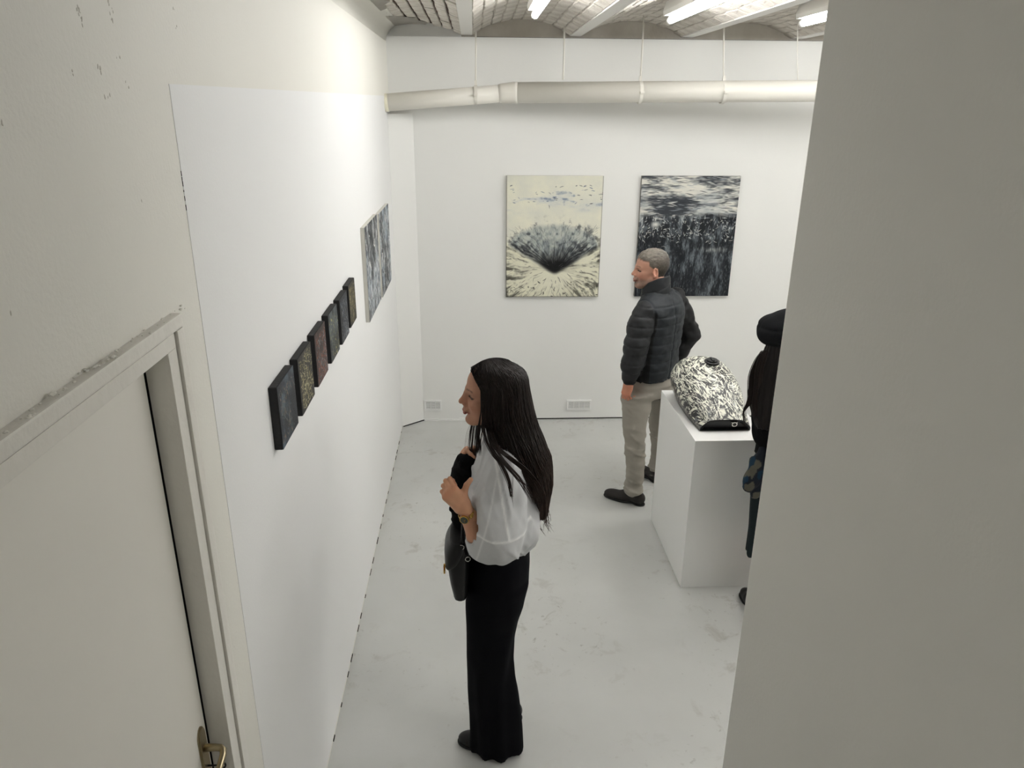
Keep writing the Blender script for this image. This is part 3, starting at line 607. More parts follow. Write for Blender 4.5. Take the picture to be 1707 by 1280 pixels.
# ---- woman in the white blouse
WY = 2.47; wo = person((.07, 2.47, 0), 'woman in white blouse and wide black trousers, long dark hair, standing by the small canvases')
WS = lin(168, 124, 100)
S = Soft((-.06, 2.18, .86), (.24, 2.76, 1.50), .007)           # trunk and arms
S.loft([(.90, .085, WY, .08, .11, 0), (1.1, .095, WY, .085, .12, 0), (1.28, .095, WY, .085, .145, 0), (1.37, .10, WY, .06, .13, 0), (1.41, .10, WY, .045, .06, 0)], .03)
S.cone((.10, WY, 1.38), (.09, WY, 1.50), .047, .045, .02)
LW = P(773, 846, 2.26); LE = P(809, 918, 2.268); RW_ = np.array([-.020, 2.60, 1.26]); RE = np.array([.05, 2.67, 1.06])
for sg, E_, W_ in ((-1, LE, LW), (1, RE, RW_)):
    S.cone((.095, WY+sg*.145, 1.325), E_, .032, .034, .03); S.cone(E_, E_+(W_-E_)*.35, .034, .036, .02); S.cone(E_+(W_-E_)*.35, W_, .036, .0245, .02)
hv, hf, hc = head((.056, WY, 1.566), rotm(math.pi+.10, -.02, 0), 1.0, False, WS, lin(150, 82, 74), lin(46, 32, 26), neck_to=(.095, WY, 1.40), ear=False)
def frame(f, up):
    f = np.array(f, float); f /= np.linalg.norm(f); u = np.array(up, float); u -= f*(u@f); u /= np.linalg.norm(u); return np.stack([f, u, np.cross(f, u)], 1)
fd = LW-LE; HR = frame((-.60, -.02, .78), (.75, .10, .55))   # thumb side towards her chest and up, back of the hand to the camera
if (HR[:, 2]@np.array([0, -1, 0])) < 0: HR[:, 2] *= -1
curl = [(.95, 1.45, 1.0), (1.05, 1.45, 1.0), (1.15, 1.45, 1.0), (1.2, 1.4, 1.0)]
lv = hand(LW, HR, 1, curl, [(.042, .036, -.010), (.062, .064, -.006), (.070, .090, -.004)], lin(196, 148, 118), .92)
HR2 = frame((-.35, -.75, .45), (.5, .0, .8)); 
if HR2[:, 2]@np.array([-1, 0, 0]) < 0: HR2[:, 2] *= -1
rv = hand(RW_, HR2, -1, [(.5, .7, .5)]*4, [(.045, .036, -.012), (.075, .045, -.014), (.10, .045, -.02)], lin(196, 148, 118), .92)
tv = S.surf(); part('body', join([(tv[0], tv[1], lin(186, 138, 110)), (hv, hf, hc), lv, rv]), None, M['skin'], wo)
# blouse
B = Soft((-.10, 2.13, .90), (.28, 2.80, 1.46), .0055)
B.loft([(.955, .092, WY, .098, .125, 0), (1.0, .108, WY, .116, .150, 0), (1.09, .108, WY, .122, .165, 0), (1.2, .097, WY, .112, .170, 0), (1.30, .094, WY, .100, .165, 0), (1.365, .098, WY, .078, .135, 0), (1.41, .098, WY, .060, .075, 0)], .03)
for sg in (-1, 1):
    if sg < 0: ch = [(.092, WY-.145, 1.335), (.078, 2.295, 1.22), (.066, 2.275, 1.13), (.068, 2.265, 1.092)]
    else: ch = [(.092, WY+.145, 1.335), (.078, 2.645, 1.22), (.06, 2.665, 1.12), (.06, 2.67, 1.06)]
    B.chain(ch, [.060, .078, .088, .076], .05)
B.ell((.165, WY-.05, 1.06), (.060, .11, .075), None, .05)
B.cone((.01, WY-.045, 1.24), (.04, WY-.03, 1.34), .025, .025, .04); B.ell((.018, WY-.085, 1.20), (.045, .05, .055), None, .03); B.ell((.018, WY+.085, 1.20), (.045, .05, .055), None, .03)
def wf(x, y, z):
    a = vn3(x*16+z*7, y*14, z*5, 11)*.008+vn3(x*38-z*14, y*30, z*7, 12)*.0055+vn3(x*60+z*30, y*50, z*22, 15)*.0015; b = 1-np.abs(vn3(x*16+z*6, y*9, z*3, 13))
    seam = np.exp(-((z-1.145+.10*(x-.07))/.0035)**2)*(y < 2.33)*.003+np.exp(-((x-.097-.18*(1.2-z))/.0035)**2)*(y < 2.35)*(z > 1.14)*.003
    return a-b**7*.009-seam
B.disp(wf)
for E_, W_, t in ((LE, LW, .36), (RE, RW_, .4)):      # sleeve openings with a narrow cuff
    B.cone(E_+(W_-E_)*t*.4, E_+(W_-E_)*t, .055, .046, .03); B.half_at(E_+(W_-E_)*(t+.02), W_-E_, .052); B.cone(E_+(W_-E_)*t*.8, W_, .0395, .0395, .004, True)
B.cone((.045, WY, 1.44), (.02, WY, 1.35), .040, .012, .012, True)
V, F = B.surf(); x, y, z = V.T; sm_ = np.maximum.reduce([np.exp(-((z-1.145+.10*(x-.07))/.004)**2)*(y < 2.36), np.exp(-((x-.097-.18*(1.2-z))/.004)**2)*(y < 2.36)*(z > 1.14), np.exp(-((x-.02-.25*(z-1.15))/.003)**2)*(y < 2.33)*(z > 1.0)*.6])[:, None]
bl = part('blouse', (V, F, lin(196, 197, 198)*(1-sm_)+lin(232, 232, 231)*sm_), None, M['silk'], wo)
K = Soft((-.03, 2.36, 1.28), (.20, 2.60, 1.44), .0045)
K.loft([(1.36, .098, WY, .062, .078, 0), (1.405, .10, WY, .052, .060, 0), (1.422, .10, WY, .050, .057, 0)], .01)
K.cone((.055, WY-.035, 1.395), (.022, WY-.045, 1.335), .012, .016, .02); K.cone((.055, WY+.035, 1.395), (.022, WY+.045, 1.335), .012, .016, .02); K.cone((.09, WY, 1.44), (.095, WY, 1.34), .044, .046, .006, True); K.cone((.05, WY, 1.42), (.0, WY, 1.33), .028, .014, .01, True)
part('collar', K.surf(), lin(214, 214, 213), M['silk'], bl)
# trousers
T = Soft((-.10, 2.24, -.01), (.25, 2.70, 1.03), .0075)
T.loft([(1.005, .096, WY, .098, .124, 0), (.95, .093, WY, .108, .140, 0), (.88, .083, WY, .120, .160, 0), (.80, .074, WY, .123, .168, 0), (.74, .064, WY, .112, .160, 0)], .03)
legn = [(.82, .072, 2.395, .118, .085, 0), (.72, .060, 2.39, .110, .085, 0), (.66, .052, 2.39, .100, .083, 0), (.58, .045, 2.39, .092, .080, 0), (.48, .043, 2.39, .089, .078, 0), (.40, .048, 2.395, .092, .079, 0), (.32, .056, 2.40, .100, .081, 0), (.2, .067, 2.405, .107, .085, 0), (.1, .072, 2.41, .110, .088, 0), (.014, .074, 2.41, .112, .090, 0)]
T.loft(legn, .02); T.loft([(z, cx-.008, 2.94-cy+.005, rx, ry, 0) for z, cx, cy, rx, ry, _ in legn], .02)
def tf(x, y, z):
    th = np.arctan2(y-np.where(y < WY, 2.40, 2.54), x-.06); k = np.clip((.95-z)/.8, 0, 1)
    return .0045*k*np.sin(th*7+vn3(x*3, y*3, z*3, 4)*3)+vn3(x*10, y*10, z*5, 21)*.004+.002*vn3(x*30, y*30, z*10, 22)
T.disp(tf)
tr = part('trousers', T.surf(), lin(9, 9, 13), M['cloth'], wo)
bm = bmesh.new(); tube(bm, [(math.cos(a)*.101+.096-.07, math.sin(a)*.127, 1.0) for a in [2*math.pi*k/40 for k in range(41)]], .006, 8, flat=1); link('waistband', bm, mat('waistband_cloth', rgb(20, 20, 24), .8), tr, smooth=True)
pair(wo, (.125, 2.395, 0), (-.088, 2.452, 0), 1, M['leather'], wd=.036); pair(wo, (.185, 2.56, 0), (-.020, 2.57, 0), -1, M['leather'], wd=.036)
# hair
HM = Soft((-.05, 2.30, 1.02), (.31, 2.64, 1.71), .0055); HC = np.array([.056, WY, 1.566]); Rh = rotm(math.pi+.10, -.02, 0)
HM.ell(HC+Rh@np.array([-.016, 0, .032]), (.104, .086, .089), Rh, .02)
mass = [(1.655, .086, WY, .052, .050, 0), (1.62, .092, WY, .083, .077, 0), (1.56, .098, WY, .089, .084, 0), (1.50, .108, WY, .091, .088, 0), (1.45, .124, WY, .089, .094, 0), (1.40, .143, WY-.005, .088, .105, 0), (1.35, .166, WY-.01, .086, .118, 0), (1.31, .182, WY-.01, .083, .112, 0), (1.24, .216, WY-.01, .056, .098, 0), (1.15, .235, WY-.005, .034, .075, 0), (1.08, .236, WY, .022, .055, 0)]
HM.loft(mass, .04)
def hb(z): return np.interp(z, [1.30, 1.38, 1.45, 1.50, 1.57, 1.612, 1.635, 1.655, 1.668], [.045, .042, .033, .026, .020, .014, .002, -.012, -.06])
zz_ = HM.ax[2]; dd_ = (hb(zz_)[None, None, :]-HM.ax[0][:, None, None]).astype(np.float32)*.85; HM.d = np.where(zz_[None, None, :] > 1.28, np.maximum(HM.d, dd_), HM.d)
HM.disp(lambda x, y, z: np.where(z > 1.60, .0009*np.sin(x*330+vn3(x*9, y*14, z*14, 2)*4)+.0012*vn3(x*60, y*5, z*5, 9)+.003*np.exp(-((y-WY)/.004)**2), .0018*np.sin(np.arctan2(y-WY, x-.12-(1.6-z)*.2)*44+vn3(x*9, y*9, z*3, 2)*3)+.002*vn3(x*40, y*40, z*6, 9)))
hV, hF = HM.surf()
def hcol(V, s=1.0):
    n = vn3(V[:, 0]*120, V[:, 1]*120, V[:, 2]*12, 31); t = np.clip((1.42-V[:, 2])/.35, 0, 1); b = lin(28, 20, 17)[None]*(1-t[:, None])+lin(60, 41, 31)[None]*t[:, None]; return b*(1+.45*n[:, None])*s
paths = []; R_ = np.array(mass); R_ = R_[::-1]
def oval(z, ph, g=1.0): f = [np.interp(z, R_[:, 0], R_[:, i]) for i in (1, 2, 3, 4)]; return np.array([f[0]+f[2]*g*math.cos(ph), f[1]+f[3]*g*math.sin(ph), z])
r2 = np.random.default_rng(5)
for i in range(520):
    sg = -1 if i % 5 < 3 else 1; ph = sg*r2.uniform(.0, 2.72); x0 = .10-.125*(abs(ph)/2.72)+r2.uniform(-.02, .02); end = r2.uniform(1.035, 1.16) if abs(ph) < 1.2 else r2.uniform(1.10, 1.26)
    rt = np.array([x0, WY+sg*.004, 1.0]); rel = Rh.T@(np.array([x0, WY, 1.6])-HC); rt[2] = HC[2]+.034+.099*math.sqrt(max(.05, 1-((rel[0]+.016)/.110)**2))
    g = r2.uniform(1.055, 1.10); top = oval(1.585, ph, g); mid = rt*.45+top*.55; dd = mid-(HC+np.array([.016, 0, .034])); mid = HC+np.array([.016, 0, .034])+dd/np.sqrt((dd[0]/.115)**2+(dd[1]/.099)**2+(dd[2]/.100)**2)
    zz = [1.52, 1.45, 1.38, 1.31, 1.22, 1.13, 1.07]; zz = [z for z in zz if z > end+.03]+[end]
    pts = [rt, mid, top]+[oval(z, ph+r2.normal(0, .05), g*(1+.02*k*r2.normal(0, .5))) for k, z in enumerate(zz)]
    q_ = spline(pts, 24); q_[:, 0] = np.where((q_[:, 2] < 1.655) & (q_[:, 2] > 1.32), np.maximum(q_[:, 0], hb(q_[:, 2])-.001), q_[:, 0]); paths.append((q_, r2.uniform(.0018, .0034)))
def wl(L, y, w):
    ys = y if hasattr(y, '__len__') else [y]*len(L); return (spline([P(720+u/4.129, 590+v/4.129, yy) for (u, v), yy in zip(L, ys)], 40), w)
for dx in range(16):                                # loose locks before and over the near shoulder
    a = r2.uniform(-12, 12); f1, f2, f3 = r2.uniform(-1, 1, 3); k_ = r2.uniform(.0012, .0028)
    paths.append(wl([(395+a, 300), (362+a*.5, 400), (352+a, 500), (372+a+f1*6, 590), (425+a+f1*9, 690), (485+a+f2*9, 775), (530+a*.7+f2*10, 880), (548+f3*9, 980), (560+f3*5, 1060-dx*22)], [2.42, 2.40, 2.375, 2.35, 2.30, 2.255, 2.215, 2.19, 2.18], k_))
    b = r2.uniform(-16, 16); paths.append(wl([(400+b, 400), (390+b, 520), (425+b+f1*6, 640), (500+b+f2*10, 745), (595+b+f2*14, 850), (655+b+f3*16, 940), (710+b+f3*20, 1030)], [2.42, 2.38, 2.33, 2.262, 2.222, 2.205, 2.20], k_))
    b = r2.uniform(-20, 20); paths.append(wl([(410+b, 420), (400+b, 540), (445+b, 640), (540+b+f1*8, 720), (640+b+f1*12, 800), (720+b+f3*12, 900), (765+b+f3*16, 1000)], [2.42, 2.38, 2.33, 2.29, 2.27, 2.27, 2.28], .0030))
for q in range(110):
    b = r2.uniform(0, 1); u_ = 338+b*150; f1 = r2.uniform(-8, 8)
    paths.append(wl([(u_-6+f1, 215+b*10), (u_, 290), (u_+4, 370), (u_+10+f1, 450), (u_+18+f1, 540)], [2.384-.004*b, 2.374-.004*b, 2.371-.004*b, 2.370, 2.376], r2.uniform(.0016, .0028)))
for u0, y_ in ((268, 2.50), (285, 2.49), (300, 2.50), (312, 2.48), (262, 2.52), (325, 2.44), (320, 2.46)):
    for q in range(4):
        a = r2.uniform(-9, 9); e_ = r2.uniform(-12, 12); paths.append(wl([(330+a*.5, 250), (326+a, 380), (u0+18+a, 480), (u0+a+e_*.3, 600), (u0-5+a*.5+e_, 720), (u0-8+r2.uniform(-10, 14), 860-q*70-r2.uniform(0, 90))], y_+r2.uniform(-.01, .01), r2.uniform(.0012, .0026)))
for q in range(9): a = r2.uniform(-10, 10); paths.append(wl([(334, 250+a), (338, 380), (330+a*.3, 450), (318+a, 560), (330+a, 640), (332+a, 700)], 2.395, .0028))
for q in range(3): paths.append(wl([(300, 420), (262-8*q, 520), (243-7*q, 600), (236-6*q, 700)], 2.5, .0007))
for q in range(40):                                 # flyaways at the tips
    p = oval(1.12, r2.uniform(-2, 2), 1.0); paths.append((spline([p, p+np.array([r2.uniform(-.01, .012), r2.uniform(-.02, .02), -.05]), p+np.array([r2.uniform(-.02, .03), r2.uniform(-.03, .03), -.085])], 8), .0012))
lV, lF = locks(paths, .004)
part('hair', join([(hV, hF, hcol(hV, .8)), (lV, lF, hcol(lV))]), None, M['hair'], wo)
# watch
wt = empty('watch', LW-ORG+(LE-LW)/np.linalg.norm(LE-LW)*.028, wo); ax = (LE-LW)/np.linalg.norm(LE-LW); e1 = HR[:, 2]-ax*(HR[:, 2]@ax); e1 /= np.linalg.norm(e1); e2 = np.cross(ax, e1)
ang = math.atan2(e2@np.array([-.35, -.9, .1]), e1@np.array([-.35, -.9, .1]))
for k in range(20):
    a = ang+math.pi*2*(k+.5)/20
    if abs(((a-ang+math.pi) % (2*math.pi))-math.pi) < .55: continue
    c = (e1*math.cos(a)+e2*math.sin(a)); T4 = Matrix([list(np.cross(c, ax))+[0], list(ax)+[0], list(c)+[0], [0, 0, 0, 1]]).transposed(); T4 = Matrix.Translation(c*.0285) @ T4
    bm = bmesh.new(); box(bm, -.0042, .0042, -.0075, .0075, -.0015, .0015); bmesh.ops.bevel(bm, geom=bm.edges[:], offset=.0009, segments=1, affect='EDGES'); bmesh.ops.transform(bm, matrix=T4, verts=bm.verts); link('link', bm, M['gold'], wt)
c = e1*math.cos(ang)+e2*math.sin(ang); bm = bmesh.new(); disc(bm, c*.0315, c, .0165, .008, 28); link('case', bm, M['gold'], wt, smooth=False)
bm = bmesh.new(); disc(bm, c*.0352, c, .0135, .0016, 28); dl = link('dial', bm, mat('watch_dial', rgb(70, 74, 66), .2), wt)
bm = bmesh.new(); tube(bm, [c*.0362, c*.0362+ax*.009], .0006, 5); tube(bm, [c*.0362, c*.0362+np.cross(c, ax)*.006], .0007, 5); link('hand', bm, M['gold'], wt)
# garment over her far arm, bag on its strap
gm = np.array([-.02, 2.50, 1.2]); G = Soft((-.17, 2.36, .98), (.06, 2.66, 1.42), .0055)
G.chain([P(797, 772, 2.50), P(777, 778, 2.48), P(768, 800, 2.46), P(763, 835, 2.44)], [.028, .036, .036, .026], .03); G.chain([P(785, 800, 2.56), P(770, 840, 2.5), P(772, 868, 2.46), P(776, 895, 2.45)], [.05, .04, .028, .016], .03)
G.chain([P(776, 880, 2.44), P(781, 915, 2.42), P(783, 945, 2.42)], [.020, .022, .016], .02); G.cone(P(762, 846, 2.46), P(754, 848, 2.46), .018, .010, .01); G.cone(P(770, 775, 2.45), P(769, 767, 2.45), .008, .006, .006); G.cone(P(765, 868, 2.45), P(769, 876, 2.45), .014, .010, .01)
G.disp(lambda x, y, z: .007*vn3(x*22+z*20, y*22, z*16, 41)-.006*(1-np.abs(vn3(x*18+z*22, y*16, z*10, 42)))**6)
v_, f_ = G.surf(); tag(link('folded_jacket', npmesh('folded_jacket', v_, f_, M['cloth'], lin(17, 17, 18), origin=gm), loc=gm), 'black folded jacket carried over the arm of the woman in white blouse', 'jacket')
bo = np.array([-.078, 2.405, .80]); bg = tag(empty('handbag', bo), 'small black leather shoulder bag with gold clasp hanging at white-bloused woman\'s front', 'bag')
def soft_box(lo, hi, fn, h, org):
    q = Soft(lo, hi, h); fn(q); v, f = q.surf(); return npmesh('x', v, f, M['leather'], origin=org)
def bagbody(q): q.loft([(.80, -.066, 2.405, .026, .085, 0), (.86, -.070, 2.405, .034, .092, 0), (.93, -.072, 2.405, .040, .095, 0), (1.0, -.072, 2.405, .038, .092, 0), (1.030, -.068, 2.405, .028, .085, 0)], .01, 3.5)
me = soft_box((-.13, 2.28, .78), (-.02, 2.53, 1.07), bagbody, .005, bo); link('bag_body', me, None, bg)
def flap(q):
    q.loft([(.905, -.103, 2.405, .014, .035, 0), (.93, -.100, 2.405, .022, .085, 0), (.96, -.092, 2.405, .030, .099, 0), (1.0, -.082, 2.405, .041, .100, 0), (1.035, -.073, 2.405, .034, .094, 0), (1.046, -.07, 2.405, .026, .088, 0)], .01, 3.2)
me = soft_box((-.14, 2.28, .89), (-.01, 2.53, 1.07), flap, .005, bo); fl = link('flap', me, None, bg)
bm = bmesh.new()
for a in (.5, 1.6, 2.7): box(bm, -.003, .003, -.0035, .0035, -.018, .018, Matrix.Translation((-.122-bo[0], 2.335-bo[1], .935-bo[2])) @ Matrix.Rotation(a, 4, 'X'))
link('clasp', bm, M['gold'], bg)
for yy, zz, xx in ((2.325, 1.035, -.058), (2.325, .985, -.036)):
    bm = bmesh.new(); tube(bm, [Vector((xx-bo[0]+.009*math.cos(a), yy-bo[1]-.008, zz-bo[2]+.009*math.sin(a))) for a in [2*math.pi*k/16 for k in range(17)]], .0018, 8, cap=False); link('ring', bm, M['silver'], bg, smooth=True)
sp = spline([(-.058, 2.325, 1.045), (-.055, 2.35, 1.10), (-.05, 2.40, 1.17), (-.03, 2.50, 1.235), (-.005, 2.55, 1.25)], 20); bm = bmesh.new(); tube(bm, [Vector(p-bo) for p in sp], .0048, 8, flat=.5); link('strap', bm, M['leather'], bg, smooth=True)
sp = spline([(-.036, 2.325, .995), (-.045, 2.335, 1.07), (-.04, 2.40, 1.16), (-.02, 2.50, 1.23), (.0, 2.555, 1.245)], 20); bm = bmesh.new(); tube(bm, [Vector(p-bo) for p in sp], .0048, 8, flat=.5); link('strap', bm, M['leather'], bg, smooth=True)

# ---- man in the quilted jacket
MC = np.array([1.165, 4.58, 0]); MYAW = math.radians(129); MF = np.array([math.cos(MYAW), math.sin(MYAW), 0]); ML = np.array([-MF[1], MF[0], 0])
mw = lambda f, l, z: MC+MF*f+ML*l+np.array([0, 0, z])
ma = person((1.14, 4.58, 0), 'grey-haired man in dark quilted jacket and beige trousers looking left beside the plinth')
MS = lin(178, 134, 114)
SHL, ELL, WRL = P(1074, 516, 4.46), P(1060, 573, 4.42), P(1048, 636, 4.43); SHR, ELR, WRR = mw(-.0, -.185, 1.375), P(1150, 556, 4.72), P(1120, 608, 4.72)
S = Soft((.85, 4.30, .70), (1.55, 4.90, 1.55), .009)
S.loft([(.82,)+tuple(mw(0, 0, 0)[:2])+(.10, .15, MYAW), (1.1,)+tuple(mw(0, 0, 0)[:2])+(.10, .155, MYAW), (1.3,)+tuple(mw(0, 0, 0)[:2])+(.095, .14, MYAW), (1.36,)+tuple(mw(0, 0, 0)[:2])+(.06, .09, MYAW)], .03)
for a, b, c in ((SHL, ELL, WRL), (SHR, ELR, WRR)): S.cone(a*.85+b*.15, b, .038, .036, .02); S.cone(b, c, .038, .028, .02)
S.cone(mw(0, 0, 1.36), (1.135, 4.59, 1.50), .062, .058, .02)
def hairtop(L, n, n2):
    b = .058-.55*np.maximum(0, .075-L[:, 0])+.10*np.maximum(0, .0-L[:, 0]); line = np.where(L[:, 0] > .03, .064+(.078-L[:, 0])*-.25, np.where(L[:, 0] > -.005, .036+(L[:, 0]-.03)*1.0, -.03+np.minimum(.03, np.maximum(0, L[:, 0]+.035)*.6)-np.maximum(0, -L[:, 0]-.03)*.7))
    m = np.clip((L[:, 2]-line+.006*n)/.010, 0, 1); return m*(~((np.abs(L[:, 1]) > .0765) & (L[:, 2] < .035)))*(~((np.abs(L[:, 1]) > .062) & (np.abs(L[:, 0]+.010) < .0145) & (np.abs(L[:, 2]+.004) < .024)))
def haircol(L, n2):
    t = np.clip((L[:, 2]-.02)/.10, 0, 1)[:, None]; back = np.clip((-L[:, 0])/.08, 0, 1)[:, None]; c = lin(76, 69, 60)*(1-t)+lin(116, 110, 102)*t; c = c*(1-.35*back); s = vn3(L[:, 0]*60+L[:, 1]*30, L[:, 1]*200, L[:, 2]*200, 77)[:, None]; return c*(1+.28*s+.2*n2[:, None])
HMn = np.array([1.103, 4.60, 1.566]); Rm_ = rotm(math.pi+.02, .0, 0)
hv, hf, hc = head(HMn, Rm_, 1.03, True, MS, lin(150, 92, 82), lin(96, 80, 68), lin(120, 108, 98), neck_to=(1.14, 4.59, 1.42), hair_top=(haircol, hairtop), h=.003)
# cropped hair stands off the scalp, longer on top
Lh = ((hv-HMn)@Rm_)/1.03; mk = hairtop(Lh, vn3(Lh[:, 0]*90, Lh[:, 1]*90, Lh[:, 2]*90, 5), 0); dirn = hv-(HMn+np.array([0, 0, .03])); dirn /= np.linalg.norm(dirn, axis=1)[:, None]
amt = mk*(.002+.008*np.clip((Lh[:, 2]-.05)/.05, 0, 1)*(1+.5*vn3(Lh[:, 0]*50, Lh[:, 1]*110, Lh[:, 2]*60, 14))+.0012*vn3(Lh[:, 0]*200, Lh[:, 1]*200, Lh[:, 2]*200, 15)); hv = hv+dirn*amt[:, None]
fd = WRL-ELL; HRm = frame(fd+np.array([.0, .02, -.03]), MF+np.array([.1, 0, 0]))
if HRm[:, 2]@ML < 0: HRm[:, 2] *= -1
mh = hand(WRL, HRm, 1, [(.35, .7, .5), (.45, .8, .5), (.5, .9, .6), (.55, .9, .6)], [(.045, .034, -.014), (.075, .042, -.022), (.098, .040, -.03)], lin(196, 134, 108), 1.02, h=.0026)
fd = WRR-ELR; HR3 = frame(fd*.6+MF*.1, MF)
if HR3[:, 2]@(-ML) < 0: HR3[:, 2] *= -1
mh2 = hand(WRR, HR3, -1, [(.2, .5, .4)]*4, [(.045, .036, -.012), (.075, .045, -.014), (.10, .045, -.02)], lin(196, 134, 108), 1.0, h=.003)
tv = S.surf(); part('body', join([(tv[0], tv[1], MS), (hv, hf, hc), mh, mh2]), None, M['skin'], ma)
J = Soft((.86, 4.26, .78), (1.52, 4.92, 1.56), .0062)
jl = lambda z, f, l, rx, ry: (z,)+tuple(mw(f, l, 0)[:2])+(rx, ry, MYAW)
J.loft([jl(.868, 0, 0, .122, .168), jl(.93, 0, 0, .126, .170), jl(1.05, -.005, 0, .125, .168), jl(1.18, -.008, 0, .130, .178), jl(1.29, -.012, 0, .128, .192), jl(1.36, -.012, 0, .108, .180), jl(1.41, -.005, 0, .080, .125), jl(1.44, .0, 0, .07, .09)], .03, 2.3)
J.chain([SHL+np.array([.01, .0, -.01]), SHL*.5+ELL*.5, ELL, ELL*.5+WRL*.5, WRL+(ELL-WRL)*.08], [.060, .066, .063, .057, .046], .05)
J.chain([SHR+np.array([-.01, 0, -.01]), SHR*.5+ELR*.5, ELR, ELR*.5+WRR*.5, WRR], [.064, .065, .060, .055, .045], .03)
zq = [.955+.062*k for k in range(9)]
def jf(x, y, z):
    q = (x-MC[0])*MF[0]+(y-MC[1])*MF[1]; l = (x-MC[0])*ML[0]+(y-MC[1])*ML[1]; zz = z+.010*vn3(x*7, y*7, z*2, 51)+.03*np.abs(l)*(l < .17)
    back = (np.abs(l) < .155) & (q < .05); larm = l > .168; qu = back | larm; f = (zz-.89) % .060-.030
    puff = -.0030*np.cos(f/.030*math.pi/2)**.7+.0030*np.exp(-(f+.030)**2/.00001)+.0030*np.exp(-(f-.030)**2/.00001)
    seam = .006*np.exp(-(l/.006)**2)*(q < 0)+.005*np.exp(-((np.abs(l)-.160)/.006)**2)
    wr = vn3(x*34, y*34, z*40, 52)*.0030+vn3(x*14, y*14, z*22, 53)*.0045; return np.where(qu, puff, -.001)+seam+wr+np.where(l < -.18, .005*vn3(x*20, y*20, z*34, 54), 0)
J.disp(jf)
V, F = J.surf(); q = (V[:, 0]-MC[0])*MF[0]+(V[:, 1]-MC[1])*MF[1]; l = (V[:, 0]-MC[0])*ML[0]+(V[:, 1]-MC[1])*ML[1]
blk = ((l < -.160) | ((l > .145) & (l < .172) & (q < .05) & (V[:, 2] < 1.34)) | ((V[:, 2] < .905) & (l > .17))).astype(np.float32)[:, None]
armc = (l > .168).astype(np.float32)[:, None]; C = (lin(34, 38, 42)*(1-armc)+lin(35, 36, 38)*armc)*(1-blk)+lin(12, 12, 14)*blk; C = C*(1+.12*vn3(V[:, 0]*25, V[:, 1]*25, V[:, 2]*25, 55)[:, None])
jk = part('jacket', (V, F, C), None, M['shell'], ma)
K = Soft((1.0, 4.42, 1.36), (1.32, 4.78, 1.60), .0045)
K.cone((1.145, 4.585, 1.40), (1.143, 4.595, 1.58), .098, .076, .01); K.half((1.150, 4.6, 1.506), (-.34, .30, 1), .008); K.cone((1.145, 4.585, 1.38), (1.141, 4.595, 1.60), .082, .064, .008, True); K.half((1.1, 4.6, 1.39), (0, 0, -1)); K.cone((1.045, 4.66, 1.40), (1.035, 4.66, 1.60), .020, .028, .01, True)
K.disp(lambda x, y, z: .002*vn3(x*30, y*30, z*30, 56)+.003*np.exp(-((z-1.45-(x-1.13)*.42)/.004)**2))
part('jacket_collar', K.surf(), lin(30, 32, 35), M['shell'], jk)
# chinos
Q = Soft((.88, 4.28, .02), (1.45, 4.95, .92), .0075)
def lr(v, a, b, y, ry): pa, pb = P(a, v, y), P(b, v, y); return ((pa[2]+pb[2])/2, (pa[0]+pb[0])/2, y, (pb[0]-pa[0])/2, ry, 0)
Q.loft([jl(.90, 0, 0, .108, .155), jl(.82, 0, 0, .118, .165), jl(.74, -.002, 0, .112, .165)], .03)
Q.loft([lr(655, 1036, 1090, 4.50, .085), lr(680, 1037, 1084, 4.49, .082), lr(712, 1038, 1076, 4.47, .076), lr(735, 1041, 1074.5, 4.46, .070), lr(750, 1043, 1074, 4.45, .067), lr(775, 1044.5, 1073.5, 4.44, .064), lr(800, 1043.5, 1072, 4.43, .060), lr(819, 1041, 1070, 4.425, .060)], .03)
Q.loft([lr(660, 1085, 1140, 4.68, .085), lr(700, 1082, 1124, 4.70, .080), lr(725, 1084, 1121, 4.73, .073), lr(742, 1086, 1120, 4.75, .068), lr(765, 1085, 1116, 4.76, .063), lr(792, 1082, 1112, 4.77, .060)], .04)
def qf(x, y, z):
    f = .0055*vn3(x*9, y*9, z*26, 61)+.003*vn3(x*18, y*18, z*60, 62); k = np.exp(-((z-.40)/.09)**2)+np.exp(-((z-.12)/.06)**2)*1.2+np.exp(-((z-.75)/.06)**2)*.7
    fold = (1-np.abs(vn3(x*6+z*5, y*6, z*24+x*8, 63)))**7; return f*(.5+k)-fold*.008*(.35+k)
Q.disp(qf)
V, F = Q.surf(); part('trousers', (V, F, lin(152, 147, 138)*(1+.05*vn3(V[:, 0]*20, V[:, 1]*20, V[:, 2]*20, 64)[:, None])), None, M['cloth'], ma)
pair(ma, (1.125, 4.395, 0), (.885, 4.565, 0), 1, mat('dark_suede', rgb(38, 34, 32), .8, .3, 200), wd=.046, h=.005); pair(ma, (1.30, 4.70, 0), (1.185, 4.93, 0), -1, bpy.data.materials['dark_suede'], wd=.046, h=.005)

